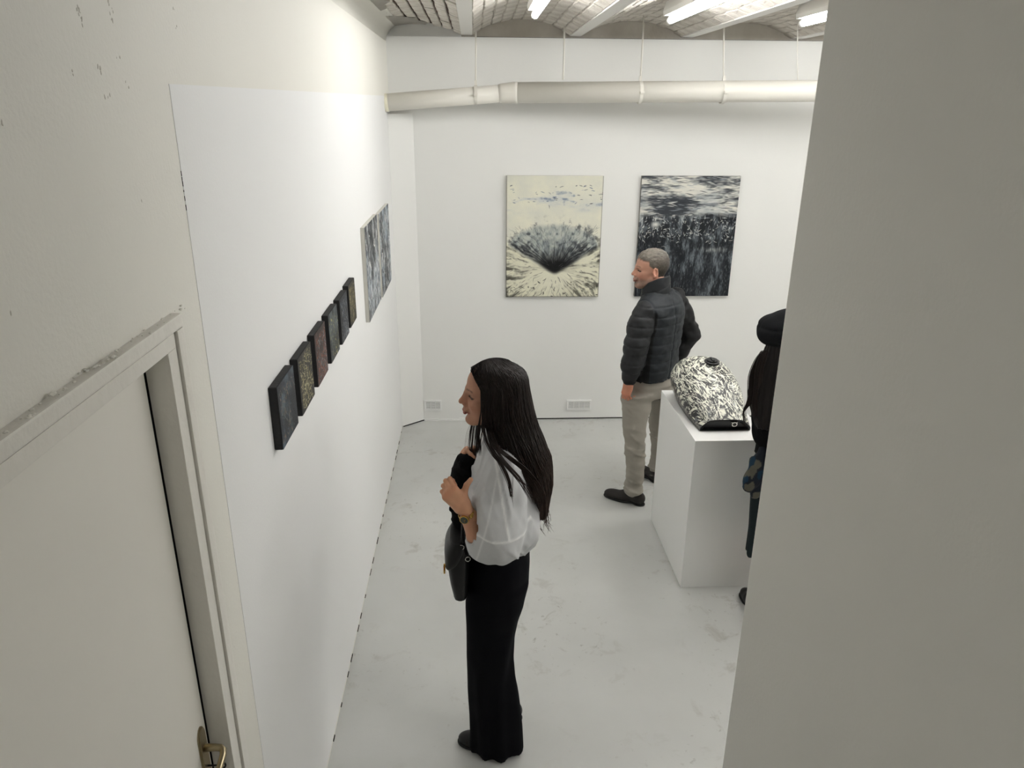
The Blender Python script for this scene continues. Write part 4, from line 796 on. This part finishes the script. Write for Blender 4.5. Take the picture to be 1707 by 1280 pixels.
# ---- woman in the black cap, mostly behind the pier
TY = 3.25; TC = np.array([1.475, TY]); th = person((1.475, TY, 0), 'woman in black cap and jacket, long dark hair, half hidden by grey pier')
HT = np.array([1.425, TY, 1.50]); Rt = rotm(math.pi/2-.5, .12, 0)
S = Soft((1.15, 3.02, .0), (1.80, 3.48, 1.48), .010)
S.loft([(.86, 1.49, TY, .10, .08, 0), (1.05, 1.475, TY, .10, .08, 0), (1.22, 1.47, TY, .13, .085, 0), (1.29, 1.46, TY, .10, .06, 0)], .03); S.cone((1.44, TY, 1.28), (1.43, TY, 1.42), .05, .048, .02)
for sg in (-1, 1): S.cone((1.50+sg*.07, TY, .86), (1.53+sg*.07, TY, .48), .070, .052, .03); S.cone((1.53+sg*.07, TY, .48), (1.54+sg*.07, TY+.01, .08), .050, .034, .02)
TWR = np.array([1.47, 3.40, 1.02]); TWR2 = np.array([1.60, 3.40, 1.06])
for sh, el, wr in (((1.36, TY, 1.25), (1.385, TY-.02, 1.05), TWR), ((1.585, TY, 1.25), (1.65, TY-.03, 1.05), TWR2)): S.cone(sh, el, .034, .032, .02); S.cone(el, wr, .030, .024, .02)
hv, hf, hc = head(HT, Rt, .98, False, WS, lin(150, 82, 74), lin(40, 28, 24), neck_to=(1.44, TY, 1.33), ear=False, h=.0045)
h1 = hand(TWR, frame((.6, .5, .1), (.3, 0, .8)), 1, [(.4, .7, .5)]*4, [(.045, .036, -.012), (.075, .045, -.014), (.10, .045, -.02)], WS, .92, h=.004); h2 = hand(TWR2, frame((-.5, .5, .1), (-.3, 0, .8)), 1, [(.4, .7, .5)]*4, [(.045, .036, -.012), (.075, .045, -.014), (.10, .045, -.02)], WS, .92, h=.004)
tv = S.surf(); part('body', join([(tv[0], tv[1], WS), (hv, hf, hc), h1, h2]), None, M['skin'], th)
J = Soft((1.2, 3.05, .86), (1.80, 3.45, 1.42), .009)
J.loft([(.93, 1.49, TY, .125, .105, 0), (1.02, 1.485, TY, .115, .105, 0), (1.15, 1.48, TY, .13, .11, 0), (1.25, 1.47, TY, .155, .11, 0), (1.31, 1.455, TY, .125, .09, 0), (1.36, 1.445, TY, .07, .07, 0)], .03)
J.chain([(1.345, TY, 1.265), (1.385, TY-.03, 1.05), TWR+np.array([0, -.03, 0])], [.055, .05, .04], .03); J.chain([(1.605, TY, 1.265), (1.66, TY-.03, 1.05), TWR2+np.array([0, -.03, 0])], [.055, .05, .04], .03)
J.disp(lambda x, y, z: .006*vn3(x*16, y*16, z*26, 71)); part('jacket', J.surf(), lin(16, 16, 18), M['cloth'], th)
J = Soft((1.2, 3.05, .02), (1.75, 3.45, .97), .010)
J.loft([(.95, 1.49, TY, .115, .10, 0), (.85, 1.49, TY, .13, .11, 0), (.5, 1.515, TY, .130, .10, 0), (.36, 1.52, TY, .135, .10, 0)], .02)
J.disp(lambda x, y, z: .008*np.sin(np.arctan2(y-TY, x-1.49)*9)*np.clip(1-z, 0, 1)); part('skirt', J.surf(), lin(32, 40, 42), M['cloth'], th)
for sg in (-1, 1): pair(th, (1.54+sg*.07, TY-.05, 0), (1.55+sg*.085, TY+.17, 0), sg, M['leather'], wd=.036, h=.006, low=False)
J = Soft((1.22, 3.05, 1.38), (1.66, 3.45, 1.74), .006)      # eight-panel cap with a band
J.ell((1.430, TY, 1.575), (.128, .122, .072), None, .03); J.ell((1.395, TY-.02, 1.545), (.100, .11, .055), None, .03); J.ell((1.45, TY, 1.52), (.092, .088, .055), None, .02); J.ell((1.465, TY, 1.615), (.095, .09, .05), None, .02)
J.half((1.43, TY, 1.492), (-.12, 0, -1), .01)
J.disp(lambda x, y, z: .0035*np.exp(-(np.abs(np.sin(np.arctan2(y-TY, x-1.45)*4))/.10)**2)*(z > 1.52)+.004*np.exp(-((z-1.595-.12*(x-1.43))/.006)**2)+.004*vn3(x*18, y*18, z*22, 81)); part('cap', J.surf(), lin(25, 26, 28), M['cloth'], th)
J = Soft((1.18, 3.02, 1.08), (1.62, 3.40, 1.56), .006)
J.loft([(1.53, 1.43, TY-.03, .085, .075, 0), (1.45, 1.41, TY-.035, .085, .075, 0), (1.38, 1.385, TY-.04, .09, .075, 0), (1.33, 1.365, TY-.045, .092, .07, 0), (1.26, 1.355, TY-.05, .078, .06, 0), (1.18, 1.36, TY-.055, .065, .05, 0), (1.10, 1.37, TY-.06, .04, .035, 0)], .03)
J.disp(lambda x, y, z: .003*np.sin(np.arctan2(y-TY, x-1.40)*30)+.003*vn3(x*40, y*40, z*6, 82)); v1, f1 = J.surf(); paths = []
z4 = lambda u, v, y: P(1080+u/2.56, 500+v/2.56, y)
for k in range(46):
    a = r2.uniform(-12, 12); b = r2.uniform(0, 1); paths.append((spline([z4(488+a*.5+b*30, 215, 3.2), z4(462+a+b*30, 260, 3.19), z4(438+a+b*30, 320, 3.17), z4(434+a+b*25, 380, 3.17), z4(430+a*.7+b*14, 430, 3.18), z4(408+a*.35, 478, 3.19), z4(418+a*.7, 520+r2.uniform(-20, 30), 3.19)], 18), r2.uniform(.0018, .0038)))
for k in range(30):
    a = r2.uniform(-20, 14); paths.append((spline([z4(500+a, 220, 3.16), z4(478+a, 300, 3.15), z4(470+a, 400, 3.16), z4(462+a, 470, 3.16), z4(474+a, 520+r2.uniform(-20, 60), 3.17)], 14), .003))
for k in range(7): a = r2.uniform(-6, 6); paths.append((spline([z4(445+a, 400, 3.18), z4(440+a, 450, 3.18), z4(452+a, 500, 3.18), z4(462+a, 545+a*3, 3.18)], 12), .0009))
v2, f2 = locks(paths, .003); part('hair', join([(v1, f1, lin(20, 15, 14)), (v2, f2, lin(30, 20, 17))]), None, M['hair'], th)
J = Soft((1.27, 3.08, .62), (1.50, 3.34, 1.0), .006)
J.chain([z4(492, 640, 3.2), z4(468, 700, 3.18), z4(440, 770, 3.17), z4(424, 800, 3.17)], [.022, .032, .034, .022], .02); J.chain([z4(480, 680, 3.22), z4(468, 760, 3.2), z4(458, 825, 3.19)], [.03, .036, .026], .02)
J.disp(lambda x, y, z: .006*vn3(x*30+z*8, y*30, z*16, 91)-.004*(1-np.abs(vn3(x*40, y*30, z*8, 92)))**6)
V, F = J.surf(); n = vn3(V[:, 0]*28, V[:, 1]*28, V[:, 2]*16, 93)[:, None]; n2 = vn3(V[:, 0]*22, V[:, 1]*22, V[:, 2]*20, 94)[:, None]; C = np.where(n > .15, lin(26, 50, 68), np.where(n2 > .1, lin(88, 86, 76), lin(30, 34, 42))); sc_o = V.mean(0)
part('scarf', (V, F, C), None, M['silk'], th)
tb = np.array([1.435, 3.10, .86]); tt = tag(empty('shoulder_bag', tb), 'tan leather bag on the arm of the black-capped woman by the pier', 'bag')
q = Soft((1.33, 3.03, .84), (1.56, 3.18, 1.16), .006); q.loft([(.87, 1.475, 3.10, .058, .030, 0), (1.0, 1.468, 3.10, .062, .034, 0), (1.12, 1.462, 3.10, .060, .024, 0)], .01, 4); v_, f_ = q.surf()
link('bag_body', npmesh('bag_body', v_, f_, mat('tan_leather', rgb(158, 128, 110), .55, .3, 120), origin=tb), None, tt)
bm = bmesh.new(); tube(bm, [Vector(p-tb) for p in spline([(1.42, 3.10, 1.12), (1.43, 3.10, 1.2), (1.44, 3.12, 1.28), (1.455, 3.16, 1.33)], 14)], .007, 8, flat=.4); link('strap', bm, bpy.data.materials['tan_leather'], tt, smooth=True)
bm = bmesh.new(); tube(bm, [Vector((1.462+.061*math.cos(a), 3.10+.025*math.sin(a), 1.118))-Vector(tb) for a in [2*math.pi*k/32 for k in range(33)]], .004, 6, cap=False); link('rim', bm, bpy.data.materials['tan_leather'], tt, smooth=True)

# ------------------------------------------------------------------ paintings
def canvas_grid(h, w, sc_u, sc_v, seed, oct=4, rough=.55, du=0, dv=0):
    v, u = np.meshgrid(np.linspace(0, 1, h), np.linspace(0, 1, w), indexing='ij'); out = 0; a = 1; t = 0
    for o in range(oct): out = out+a*vn3((u+du)*sc_u*2**o, (v+dv)*sc_v*2**o, 0.37*o+seed, seed+o); t += a; a *= rough
    return out/t
def stamp(img, pts, rad, col, al=1.0, hard=.4):
    h, w, _ = img.shape
    for (x, y), r in zip(pts, rad):
        x0, x1, y0, y1 = int(max(0, x-r-1)), int(min(w, x+r+2)), int(max(0, y-r-1)), int(min(h, y+r+2))
        if x0 >= x1 or y0 >= y1: continue
        Y, X = np.mgrid[y0:y1, x0:x1]; d = np.sqrt((X-x)**2+(Y-y)**2)/max(r, .6); m = (np.clip((1-d)/(1-hard+1e-3)+.25, 0, 1)*al)[..., None]
        img[y0:y1, x0:x1] = img[y0:y1, x0:x1]*(1-m)+np.array(col, float)*m
def strokes(img, n, cols, lng, wid, ang, curl, seed, region=None, al=.95, step=1.0, jit=.35):
    """n curling brush strokes; ang(x, y) gives the direction in the unit square"""
    r = np.random.default_rng(seed); h, w, _ = img.shape
    for k in range(n):
        x, y = r.random(2)
        if region is not None and not region(x, y, r): continue
        L = r.uniform(*lng); wd = r.uniform(*wid); a = ang(x, y)+r.normal(0, jit); c = r.normal(0, curl); m = max(3, int(L/step)); px, py = x*w, y*h; P_, R_2 = [], []
        for i in range(m):
            P_.append((px, py)); R_2.append(wd*math.sin(math.pi*(i+.6)/(m+.4))**.6); px += math.cos(a)*step; py += math.sin(a)*step; a += c*step/10+r.normal(0, .03 if jit < .15 else .07)
        stamp(img, P_, R_2, cols[r.integers(len(cols))], al)
M['paint'] = mat('dried_oil_paint', (.5, .5, .5, 1), .48, attr=True, spec=.3)
def canvas(img, W_, H_, D_, origin, U, V, N_, edge_col, label, group, relief=.0015, cat='painting'):
    """a stretched canvas: origin = centre on the wall, U right, V up, N_ away from the wall"""
    origin, U, V, N_ = (np.array(t, float) for t in (origin, U, V, N_)); h, w, _ = img.shape
    t = tag(empty('canvas_painting', origin), label, cat, group)
    vv, uu = np.meshgrid(np.linspace(.5, -.5, h), np.linspace(-.5, .5, w), indexing='ij'); lum = img.mean(2)/255
    g = np.random.default_rng(3).normal(0, .15, lum.shape); rel = (lum+g)*relief; rel[0] = rel[-1] = 0; rel[:, 0] = rel[:, -1] = 0
    Pn = uu[..., None]*U*W_*.998+vv[..., None]*V*H_*.998+N_*(D_+.0006+rel[..., None]); I = np.arange(h*w).reshape(h, w)
    F = np.stack([I[1:, :-1], I[1:, 1:], I[:-1, 1:], I[:-1, :-1]], -1).reshape(-1, 4); c = img.reshape(-1, 3)/255; c = np.where(c > .04, ((c+.055)/1.055)**2.4, c/12.92)
    link('painted_face', npmesh('painted_face', Pn.reshape(-1, 3), F, M['paint'], c), None, t)
    bm = bmesh.new(); T4 = Matrix([list(U)+[0], list(V)+[0], list(N_)+[0], [0, 0, 0, 1]]).transposed(); box(bm, -W_/2, W_/2, -H_/2, H_/2, .0, D_); bmesh.ops.bevel(bm, geom=bm.edges[:], offset=.0018, segments=2, affect='EDGES'); bmesh.ops.transform(bm, matrix=T4, verts=bm.verts)
    link('canvas_edge', bm, edge_col, t); return t
mixc = lambda a, b, t: np.asarray(a, float)*(1-t[..., None])+np.asarray(b, float)*t[..., None]
sst = lambda x, a, b: (lambda t: t*t*(3-2*t))(np.clip((x-a)/(b-a), 0, 1))
M['cedge'] = mat('primed_canvas_edge', rgb(206, 204, 196), .8); M['cblack'] = mat('black_canvas_edge', rgb(26, 26, 27), .75, .2, 90); M['cdark'] = mat('stained_canvas_edge', rgb(150, 148, 140), .8, vary=rgb(70, 68, 64), vscale=30)
# crater landscape
h, w = 400, 318; v, u = np.meshgrid(np.linspace(0, 1, h), np.linspace(0, 1, w), indexing='ij')
n1 = canvas_grid(h, w, 6, 9, 100); n2 = canvas_grid(h, w, 30, 30, 110, 3); n3 = canvas_grid(h, w, 5, 22, 120, 4)
img = mixc((229, 227, 208), (214, 214, 202), np.clip(.5+n1, 0, 1)); img = mixc(img, (196, 200, 200), sst(n3, .0, .5)*np.exp(-((v-.20)/.07)**2)*.9)
img = mixc(img, (120, 132, 150), sst(n3+n2*.4, .30, .6)*np.exp(-((v-.18)/.06)**2)*.8)
t = np.abs(u-.52); vlow = .812-.235*((np.sqrt(t*t+.03**2)-.01)/.46)**.95+.010*n1; vup = .585-.195*np.sqrt(np.clip(1-((u-.50)/.475)**2, 0, 1)); inside = (v > vup-.01) & (v < vlow) & (np.abs(u-.5) < .475)
th = np.arctan2(v-.77, (u-.52)*1.0); rr_ = np.hypot((v-.77)*1.0, u-.52)
th = th+.10*n1; ray = vn3(th*22, rr_*6, 0, 130)*.45+vn3(th*50, rr_*10, 3, 131)*.3+n2*.25
# outer field in front of the rim: rays of light and smoke
fld = sst(v-vlow, -.03, .02)*(v > .5); base2 = mixc((224, 222, 200), (150, 147, 132), sst(ray*.8+.5*n1+n3*.4, -.2, .8)*.75); base2 = mixc(base2, (74, 72, 64), sst(ray+.7*n1+1.5*(rr_-.34), .15, .8)*.85); base2 = mixc(base2, (226, 224, 204), (np.exp(-((rr_-.10)/.10)**2)*(v > .78))*.6)
# the slope outside the rim at the sides and above
lip = np.exp(-((v-vup+.02)/.035)**2)*(np.abs(u-.5) < .52); img = mixc(img, (150, 150, 142), lip*sst(n2+n3, -.1, .5)*.8); img = mixc(img, (90, 92, 92), lip*sst(n2*1.2+n3, .25, .6)*.7)
side = (v > .47)*(v < .75)*sst(np.abs(u-.5), .30, .5)*(~inside); img = mixc(img, (120, 118, 108), side*sst(ray+n1, .0, .5)*.7)
s_ = np.clip((v-vup)/np.maximum(vlow-vup, .01), 0, 1); inn = mixc((182, 186, 178), (128, 136, 138), np.clip(.5+n2+n1, 0, 1)); inn = mixc(inn, (70, 74, 76), sst(ray+n2*.3, -.1, .4)*sst(s_, .15, .75)); inn = mixc(inn, (40, 42, 46), sst(s_+.4*ray, .55, 1.0)*.85)
inn = mixc(inn, (12, 12, 14), np.clip(1.7*np.exp(-((u-.52)/.24)**2-((v-.775)/.105)**2), 0, 1)); inn = mixc(inn, (60, 64, 68), sst(n2+n3*.5, .3, .5)*.6*(s_ < .5)); wi = sst(v-vup, -.02, .03)*sst(.49-np.abs(u-.5), 0, .05); img = mixc(img, inn, wi*(v < .9)); img = mixc(img, base2, fld)
strokes(img, 260, [(70, 74, 82), (50, 54, 62), (90, 104, 128), (120, 130, 140)], (4, 15), (.7, 1.5), lambda x, y: 0.0, .3, 140, lambda x, y, r: .07 < y < .25 and r.random() < (.4+.6*x), .8)
strokes(img, 2200, [(60, 62, 60), (96, 98, 94), (40, 42, 44), (176, 178, 170), (200, 204, 200)], (6, 22), (.5, .95), lambda x, y: math.atan2((y-.77)*h, (x-.52)*w), .15, 141, lambda x, y, r: .42 < y < .76 and abs(x-.5) < .45 and y < .80-.225*(abs(x-.52)/.46), .34, jit=.14)
strokes(img, 160, [(214, 216, 208), (190, 200, 206)], (6, 16), (.6, 1.3), lambda x, y: math.atan2((y-.77)*h, (x-.52)*w), .2, 142, lambda x, y, r: .42 < y < .66 and abs(x-.5) < .42, .5, jit=.2)
strokes(img, 700, [(90, 88, 78), (58, 56, 52), (200, 198, 180), (228, 226, 208)], (8, 30), (.8, 1.8), lambda x, y: math.atan2((y-.72)*h, (x-.52)*w), .2, 143, lambda x, y, r: y > .80-.2*abs(x-.52)/.46+.03, .3, jit=.15)
strokes(img, 300, [(60, 60, 56), (36, 36, 34), (110, 108, 98)], (5, 14), (.8, 2.2), lambda x, y: 1.2, .9, 144, lambda x, y, r: y > .86, .5)
img = np.where((np.minimum(np.minimum(u, 1-u)*w, (1-v)*h) < 2.2)[..., None], img*.7, img)
canvas(img, .748, .945, .028, (.620, YB, 1.5555), (1, 0, 0), (0, 0, 1), (0, -1, 0), M['cedge'], 'painting of a pale crater with a black hole at its centre', 'large canvases on the back wall')
# dark water landscape
v, u = np.meshgrid(np.linspace(0, 1, h), np.linspace(0, 1, w), indexing='ij')
a1 = canvas_grid(h, w, 4, 22, 200, 5, .7); a2 = canvas_grid(h, w, 3, 9, 210, 4); b1 = canvas_grid(h, w, 34, 9, 220, 4, .75); b2 = canvas_grid(h, w, 12, 12, 230, 4)
top = mixc((52, 56, 62), (216, 214, 204), sst(a1+.5*a2+.25*np.exp(-((v-.15)/.12)**2), -.22, .45)); top = mixc(top, (120, 132, 144), sst(a2, .2, .6)*.35)
bot = mixc((20, 23, 28), (104, 111, 116), sst(b1+.5*b2-.2*(v-.5), -.25, .6)); bot = mixc(bot, (170, 174, 172), sst(b1+.5*b2-(v-.45)*1.2, .42, .75)*.8)
img = mixc(top, bot, sst(v+.05*a1, .29, .35))
strokes(img, 900, [(226, 224, 214), (60, 64, 70), (150, 156, 160), (34, 38, 42), (190, 194, 194)], (12, 44), (.8, 2.2), lambda x, y: 0.0, .02, 240, lambda x, y, r: y < .34, .35, jit=.1)
strokes(img, 1500, [(222, 222, 212), (196, 200, 198), (120, 128, 134), (24, 28, 32), (14, 16, 20)], (4, 15), (.5, 1.3), lambda x, y: 1.57, .35, 241, lambda x, y, r: .31 < y < .50, .7, jit=.25)
strokes(img, 420, [(232, 230, 220), (206, 206, 198), (30, 34, 38)], (6, 18), (.6, 1.3), lambda x, y: 0.1, .5, 242, lambda x, y, r: .42 < y < .57, .75)
strokes(img, 3200, [(60, 66, 72), (96, 104, 110), (12, 14, 18), (34, 38, 44), (130, 136, 138)], (4, 14), (.5, 1.2), lambda x, y: 1.57, .1, 243, lambda x, y, r: y > .48 and r.random() < 1.25-y*.6, .5, jit=.12)
strokes(img, 900, [(232, 232, 224), (206, 208, 204), (170, 176, 178)], (4, 12), (.6, 1.4), lambda x, y: 1.3+.8*math.sin(x*20), .5, 245, lambda x, y, r: abs(y-.42) < .11*r.random()**.5, .75)
img = mixc(img, (196, 198, 192), np.exp(-(((u-.82)/.14)**2+((v-.60+.02*a1)/.022)**2))*.75*(.6+b1)); img = mixc(img, (224, 222, 214), np.exp(-(((u-.17)/.045)**2+((v-.39)/.025)**2))*.9)
canvas(img, .772, .945, .028, (1.674, YB, 1.5565), (1, 0, 0), (0, 0, 1), (0, -1, 0), M['cdark'], 'dark grey painting of rippled water under streaked white sky', 'large canvases on the back wall')
# pair of square canvases on the left wall
def pair_img(seed, blue, sz=150):
    b1 = canvas_grid(sz, sz, 16, 5, seed, 5, .65); b2 = canvas_grid(sz, sz, 5, 3, seed+10, 4); img = mixc((30, 34, 40), (214, 216, 214), sst(b1+.6*b2, -.3, .5)); img = mixc(img, blue, sst(b2, -.1, .4)*.55)
    strokes(img, 420, [(232, 232, 228), (190, 196, 200), (22, 24, 28), (12, 14, 18)], (5, 22), (.7, 1.9), lambda x, y: 1.57, .5, seed+20, lambda x, y, r: r.random() < 1-.45*y*(blue[2] < 140), .8); return img
canvas(pair_img(300, (120, 132, 146)), .555, .530, .022, (XL, 4.390, 1.635), (0, 1, 0), (0, 0, 1), (1, 0, 0), M['cedge'], 'square black and white streaked canvas, nearer of the pair on the left wall', 'pair of square canvases on the left wall')
canvas(pair_img(340, (112, 130, 150)), .555, .530, .022, (XL, 5.035, 1.622), (0, 1, 0), (0, 0, 1), (1, 0, 0), M['cedge'], 'square blue-grey streaked canvas in the left wall pair, nearer the room corner', 'pair of square canvases on the left wall')
# six small dark canvases
SM = [((28, 32, 38), [(96, 112, 122), (60, 76, 96), (110, 120, 110), (176, 140, 110)], 'smallest-format dark canvas with smoky blue-grey marks, closest to the door', .8, 1.3),
      ((34, 32, 30), [(196, 188, 140), (150, 142, 104), (206, 200, 164)], 'small black canvas covered with curling cream-yellow marks', .9, .2),
      ((44, 34, 32), [(186, 108, 76), (150, 80, 56), (170, 190, 196), (110, 130, 138), (120, 60, 48)], 'small dark canvas with orange-red and pale blue marks', .9, 1.2),
      ((26, 28, 30), [(190, 188, 110), (110, 120, 124), (200, 196, 150), (50, 58, 64)], 'small dark canvas with smoky grey shapes and two yellow patches', .75, 1.2),
      ((26, 28, 32), [(150, 158, 164), (90, 98, 110), (190, 192, 190), (40, 50, 70)], 'small dark canvas with fine silver-grey and blue marks', .8, 1.2),
      ((32, 30, 24), [(196, 186, 140), (140, 130, 88), (110, 104, 74)], 'narrow-looking small canvas with tan marks, end of row by the square pair', .8, 1.4)]
for i, (bg_, cols, lab, al, an) in enumerate(SM):
    sz = 110; b2 = canvas_grid(sz, sz, 6, 4, 400+i*9, 5, .6); img = mixc(bg_, np.array(bg_)*1.7, sst(b2, -.2, .6)); rnd = canvas_grid(sz, sz, 4, 3, 460+i*7, 3)
    if i in (0, 3): img = mixc(img, cols[0] if i == 0 else cols[1], sst(rnd, .0, .5)*.7)
    strokes(img, 620 if i != 3 else 300, cols, (4, 15), (.5, 1.35), lambda x, y: an, 1.1, 500+i, lambda x, y, r: .07 < x < .93 and .07 < y < .93 and rnd[int(y*(sz-1)), int(x*(sz-1))] > -.25, al*.72)
    if i == 3: strokes(img, 30, [(206, 200, 120)], (5, 12), (1.5, 3), lambda x, y: 1, 1, 530, lambda x, y, r: (.1 < x < .4 and .1 < y < .3) or (.3 < x < .7 and .72 < y < .92), .9)
    y0 = (2.105, 2.380, 2.660, 2.937, 3.205, 3.453)[i]; wd = (.212, .210, .202, .202, .199, .190)[i]
    canvas(img, wd, .203, .026, (XL, y0+wd/2, 1.627+(.004, 0, 0, -.001, -.004, .002)[i]), (0, 1, 0), (0, 0, 1), (1, 0, 0), M['cblack'], lab, 'row of six small dark canvases on the left wall')

# ------------------------------------------------------------------ painted motorcycle tank on the plinth
TO = np.array([1.328, 3.600, .902]); sz = 640; img = np.zeros((sz, sz, 3))+np.array([30, 31, 32.]); nb = canvas_grid(sz, sz, 14, 10, 600, 4)
img = mixc(img, (78, 80, 80), sst(nb, .1, .6))
fl = lambda x, y: 1.57+.9*(x-.5)+1.3*float(vn3(np.array(x*4.0), np.array(y*4.0), np.array(.3), 610))
strokes(img, 820, [(240, 240, 224), (228, 228, 212), (214, 214, 200)], (40, 130), (2.2, 6.6), fl, .12, 620, None, .95, 1.6, jit=.1499)
strokes(img, 620, [(16, 16, 18), (10, 10, 12)], (40, 140), (1.6, 4.6), fl, .12, 621, None, .92, 1.2, jit=.1499)
strokes(img, 330, [(246, 246, 232)], (30, 110), (1.2, 3.6), fl, .15, 622, None, .95, 1.2, jit=.1499)
strokes(img, 30, [(120, 126, 130), (90, 96, 100)], (10, 26), (6, 12), fl, .3, 623, lambda x, y, r: y > .72, .35, 3)
tk = tag(empty('motorcycle_tank', TO), 'motorcycle fuel tank painted with curling black and white strokes, on the plinth', 'fuel tank')
NT_, NP_ = 300, 300; ts = np.linspace(0, 1, NT_)[:, None]; ps = np.linspace(-1, 1, NP_)[None, :]
key = np.array([[0, 0, .110, .064, .60, .116], [.10, .055, .130, .102, .62, .120], [.25, .14, .158, .156, .66, .124], [.42, .25, .180, .210, .70, .122], [.60, .36, .190, .248, .72, .116], [.75, .45, .184, .264, .72, .108], [.87, .52, .162, .252, .70, .095], [.95, .565, .120, .205, .66, .070], [1.0, .585, .065, .14, .6, .04]])
f = [np.interp(ts[:, 0], key[:, 0], key[:, i])[:, None] for i in (1, 2, 3, 5)]
ker = np.ones(21)/21; f = [np.convolve(np.pad(a[:, 0], 10, mode='reflect', reflect_type='odd'), ker, 'valid')[:, None] for a in f]
Y, Wd, Hh, Wb = f; a = ps*math.pi*.5                      # section: shoulders bulge, the lower edge turns in
pw = .80-.34*np.exp(-ts/.12); ex = np.sign(a)*np.abs(np.sin(a))**pw; top = np.abs(np.cos(a))**pw
low = np.clip((np.abs(ps)-.80)/.20, 0, 1); zc = .30
X = Wd*ex*(1-low*0)+0*ts; Z = Hh*(zc+(1-zc)*top)+0*X
X = np.where(low > 0, np.sign(ps)*(Wd*np.abs(np.sin(.80*math.pi/2))**pw*(1-low)+Wb*1.18*low+ .010*np.sin(low*math.pi)), X); z80 = Hh*(zc+(1-zc)*abs(math.cos(.80*math.pi/2))**pw); Z = np.where(low > 0, z80*(1-low)+.004*low, Z)
X = X-.024*Y/.585; I = np.arange(NT_*NP_).reshape(NT_, NP_); V = np.stack([X, Y+0*X, Z], -1)
F = np.stack([I[:-1, :-1], I[:-1, 1:], I[1:, 1:], I[1:, :-1]], -1).reshape(-1, 4)
yi = np.clip(((1-ts)*(sz-1)+0*ps).astype(int), 0, sz-1); xi = np.clip(((ps+1)/2*(sz-1)+0*ts).astype(int), 0, sz-1); c = img[yi, xi]/255; c = np.where(c > .04, ((c+.055)/1.055)**2.4, c/12.92)
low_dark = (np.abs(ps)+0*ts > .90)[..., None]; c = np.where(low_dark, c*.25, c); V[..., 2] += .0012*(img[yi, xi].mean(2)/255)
M['gloss'] = mat('glossy_brush_paint', (.5, .5, .5, 1), .30, attr=True, spec=.5); M['tblack'] = mat('black_tank_metal', rgb(28, 29, 31), .35, spec=.5)
link('shell', npmesh('shell', V.reshape(-1, 3), F, M['gloss'], c.reshape(-1, 3)), None, tk)
e0 = V[0]; e1_ = V[NT_-1]                                # recessed dark end wall and underside
bm = bmesh.new(); ring = [bm.verts.new(p) for p in e0[::6]]; r2_ = [bm.verts.new((p[0]*.93, p[1]+.006, .004+max(0, p[2]-.004)*.86)) for p in e0[::6]]; r3 = [bm.verts.new((p[0]*.80, p[1]+.030, .004+max(0, p[2]-.004)*.74)) for p in e0[::6]]
for A_r, B_r in ((ring, r2_), (r2_, r3)):
    for i in range(len(A_r)-1): bm.faces.new((A_r[i], A_r[i+1], B_r[i+1], B_r[i]))
bm.faces.new(r3); link('end_wall', bm, M['tblack'], tk)
bm = bmesh.new(); A_r = [bm.verts.new((V[i, 0, 0], V[i, 0, 1], .003)) for i in range(0, NT_, 13)]; B_r = [bm.verts.new((V[i, -1, 0], V[i, -1, 1], .003)) for i in range(0, NT_, 13)]
for i in range(len(A_r)-1): bm.faces.new((A_r[i], B_r[i], B_r[i+1], A_r[i+1]))
link('underside', bm, M['tblack'], tk)
bm = bmesh.new(); tube(bm, [Vector((.045+.013*math.cos(q), -.006, .040+.011*math.sin(q))) for q in [2*math.pi*k/16 for k in range(17)]], .003, 8, cap=False); box(bm, .028, .062, -.004, .032, .046, .051); link('mounting_lug', bm, M['silver'], tk, smooth=False)
ti = int(.66*(NT_-1)); cpz = V[ti, int(NP_*.545)]; cn = Vector((.0, -.10, 1)).normalized(); cc = Vector(cpz)+Vector((.0, 0, -.002))
cp_ = empty('filler_cap', tuple(cc), tk)
bm = bmesh.new(); disc(bm, (0, 0, .004), cn, .043, .014, 36); link('cap_ring', bm, M['tblack'], cp_, smooth=False)
bm = bmesh.new(); disc(bm, (0, 0, .013), cn, .031, .012, 30); box(bm, -.006, .006, -.030, .030, .015, .023); link('cap_lid', bm, M['tblack'], cp_)
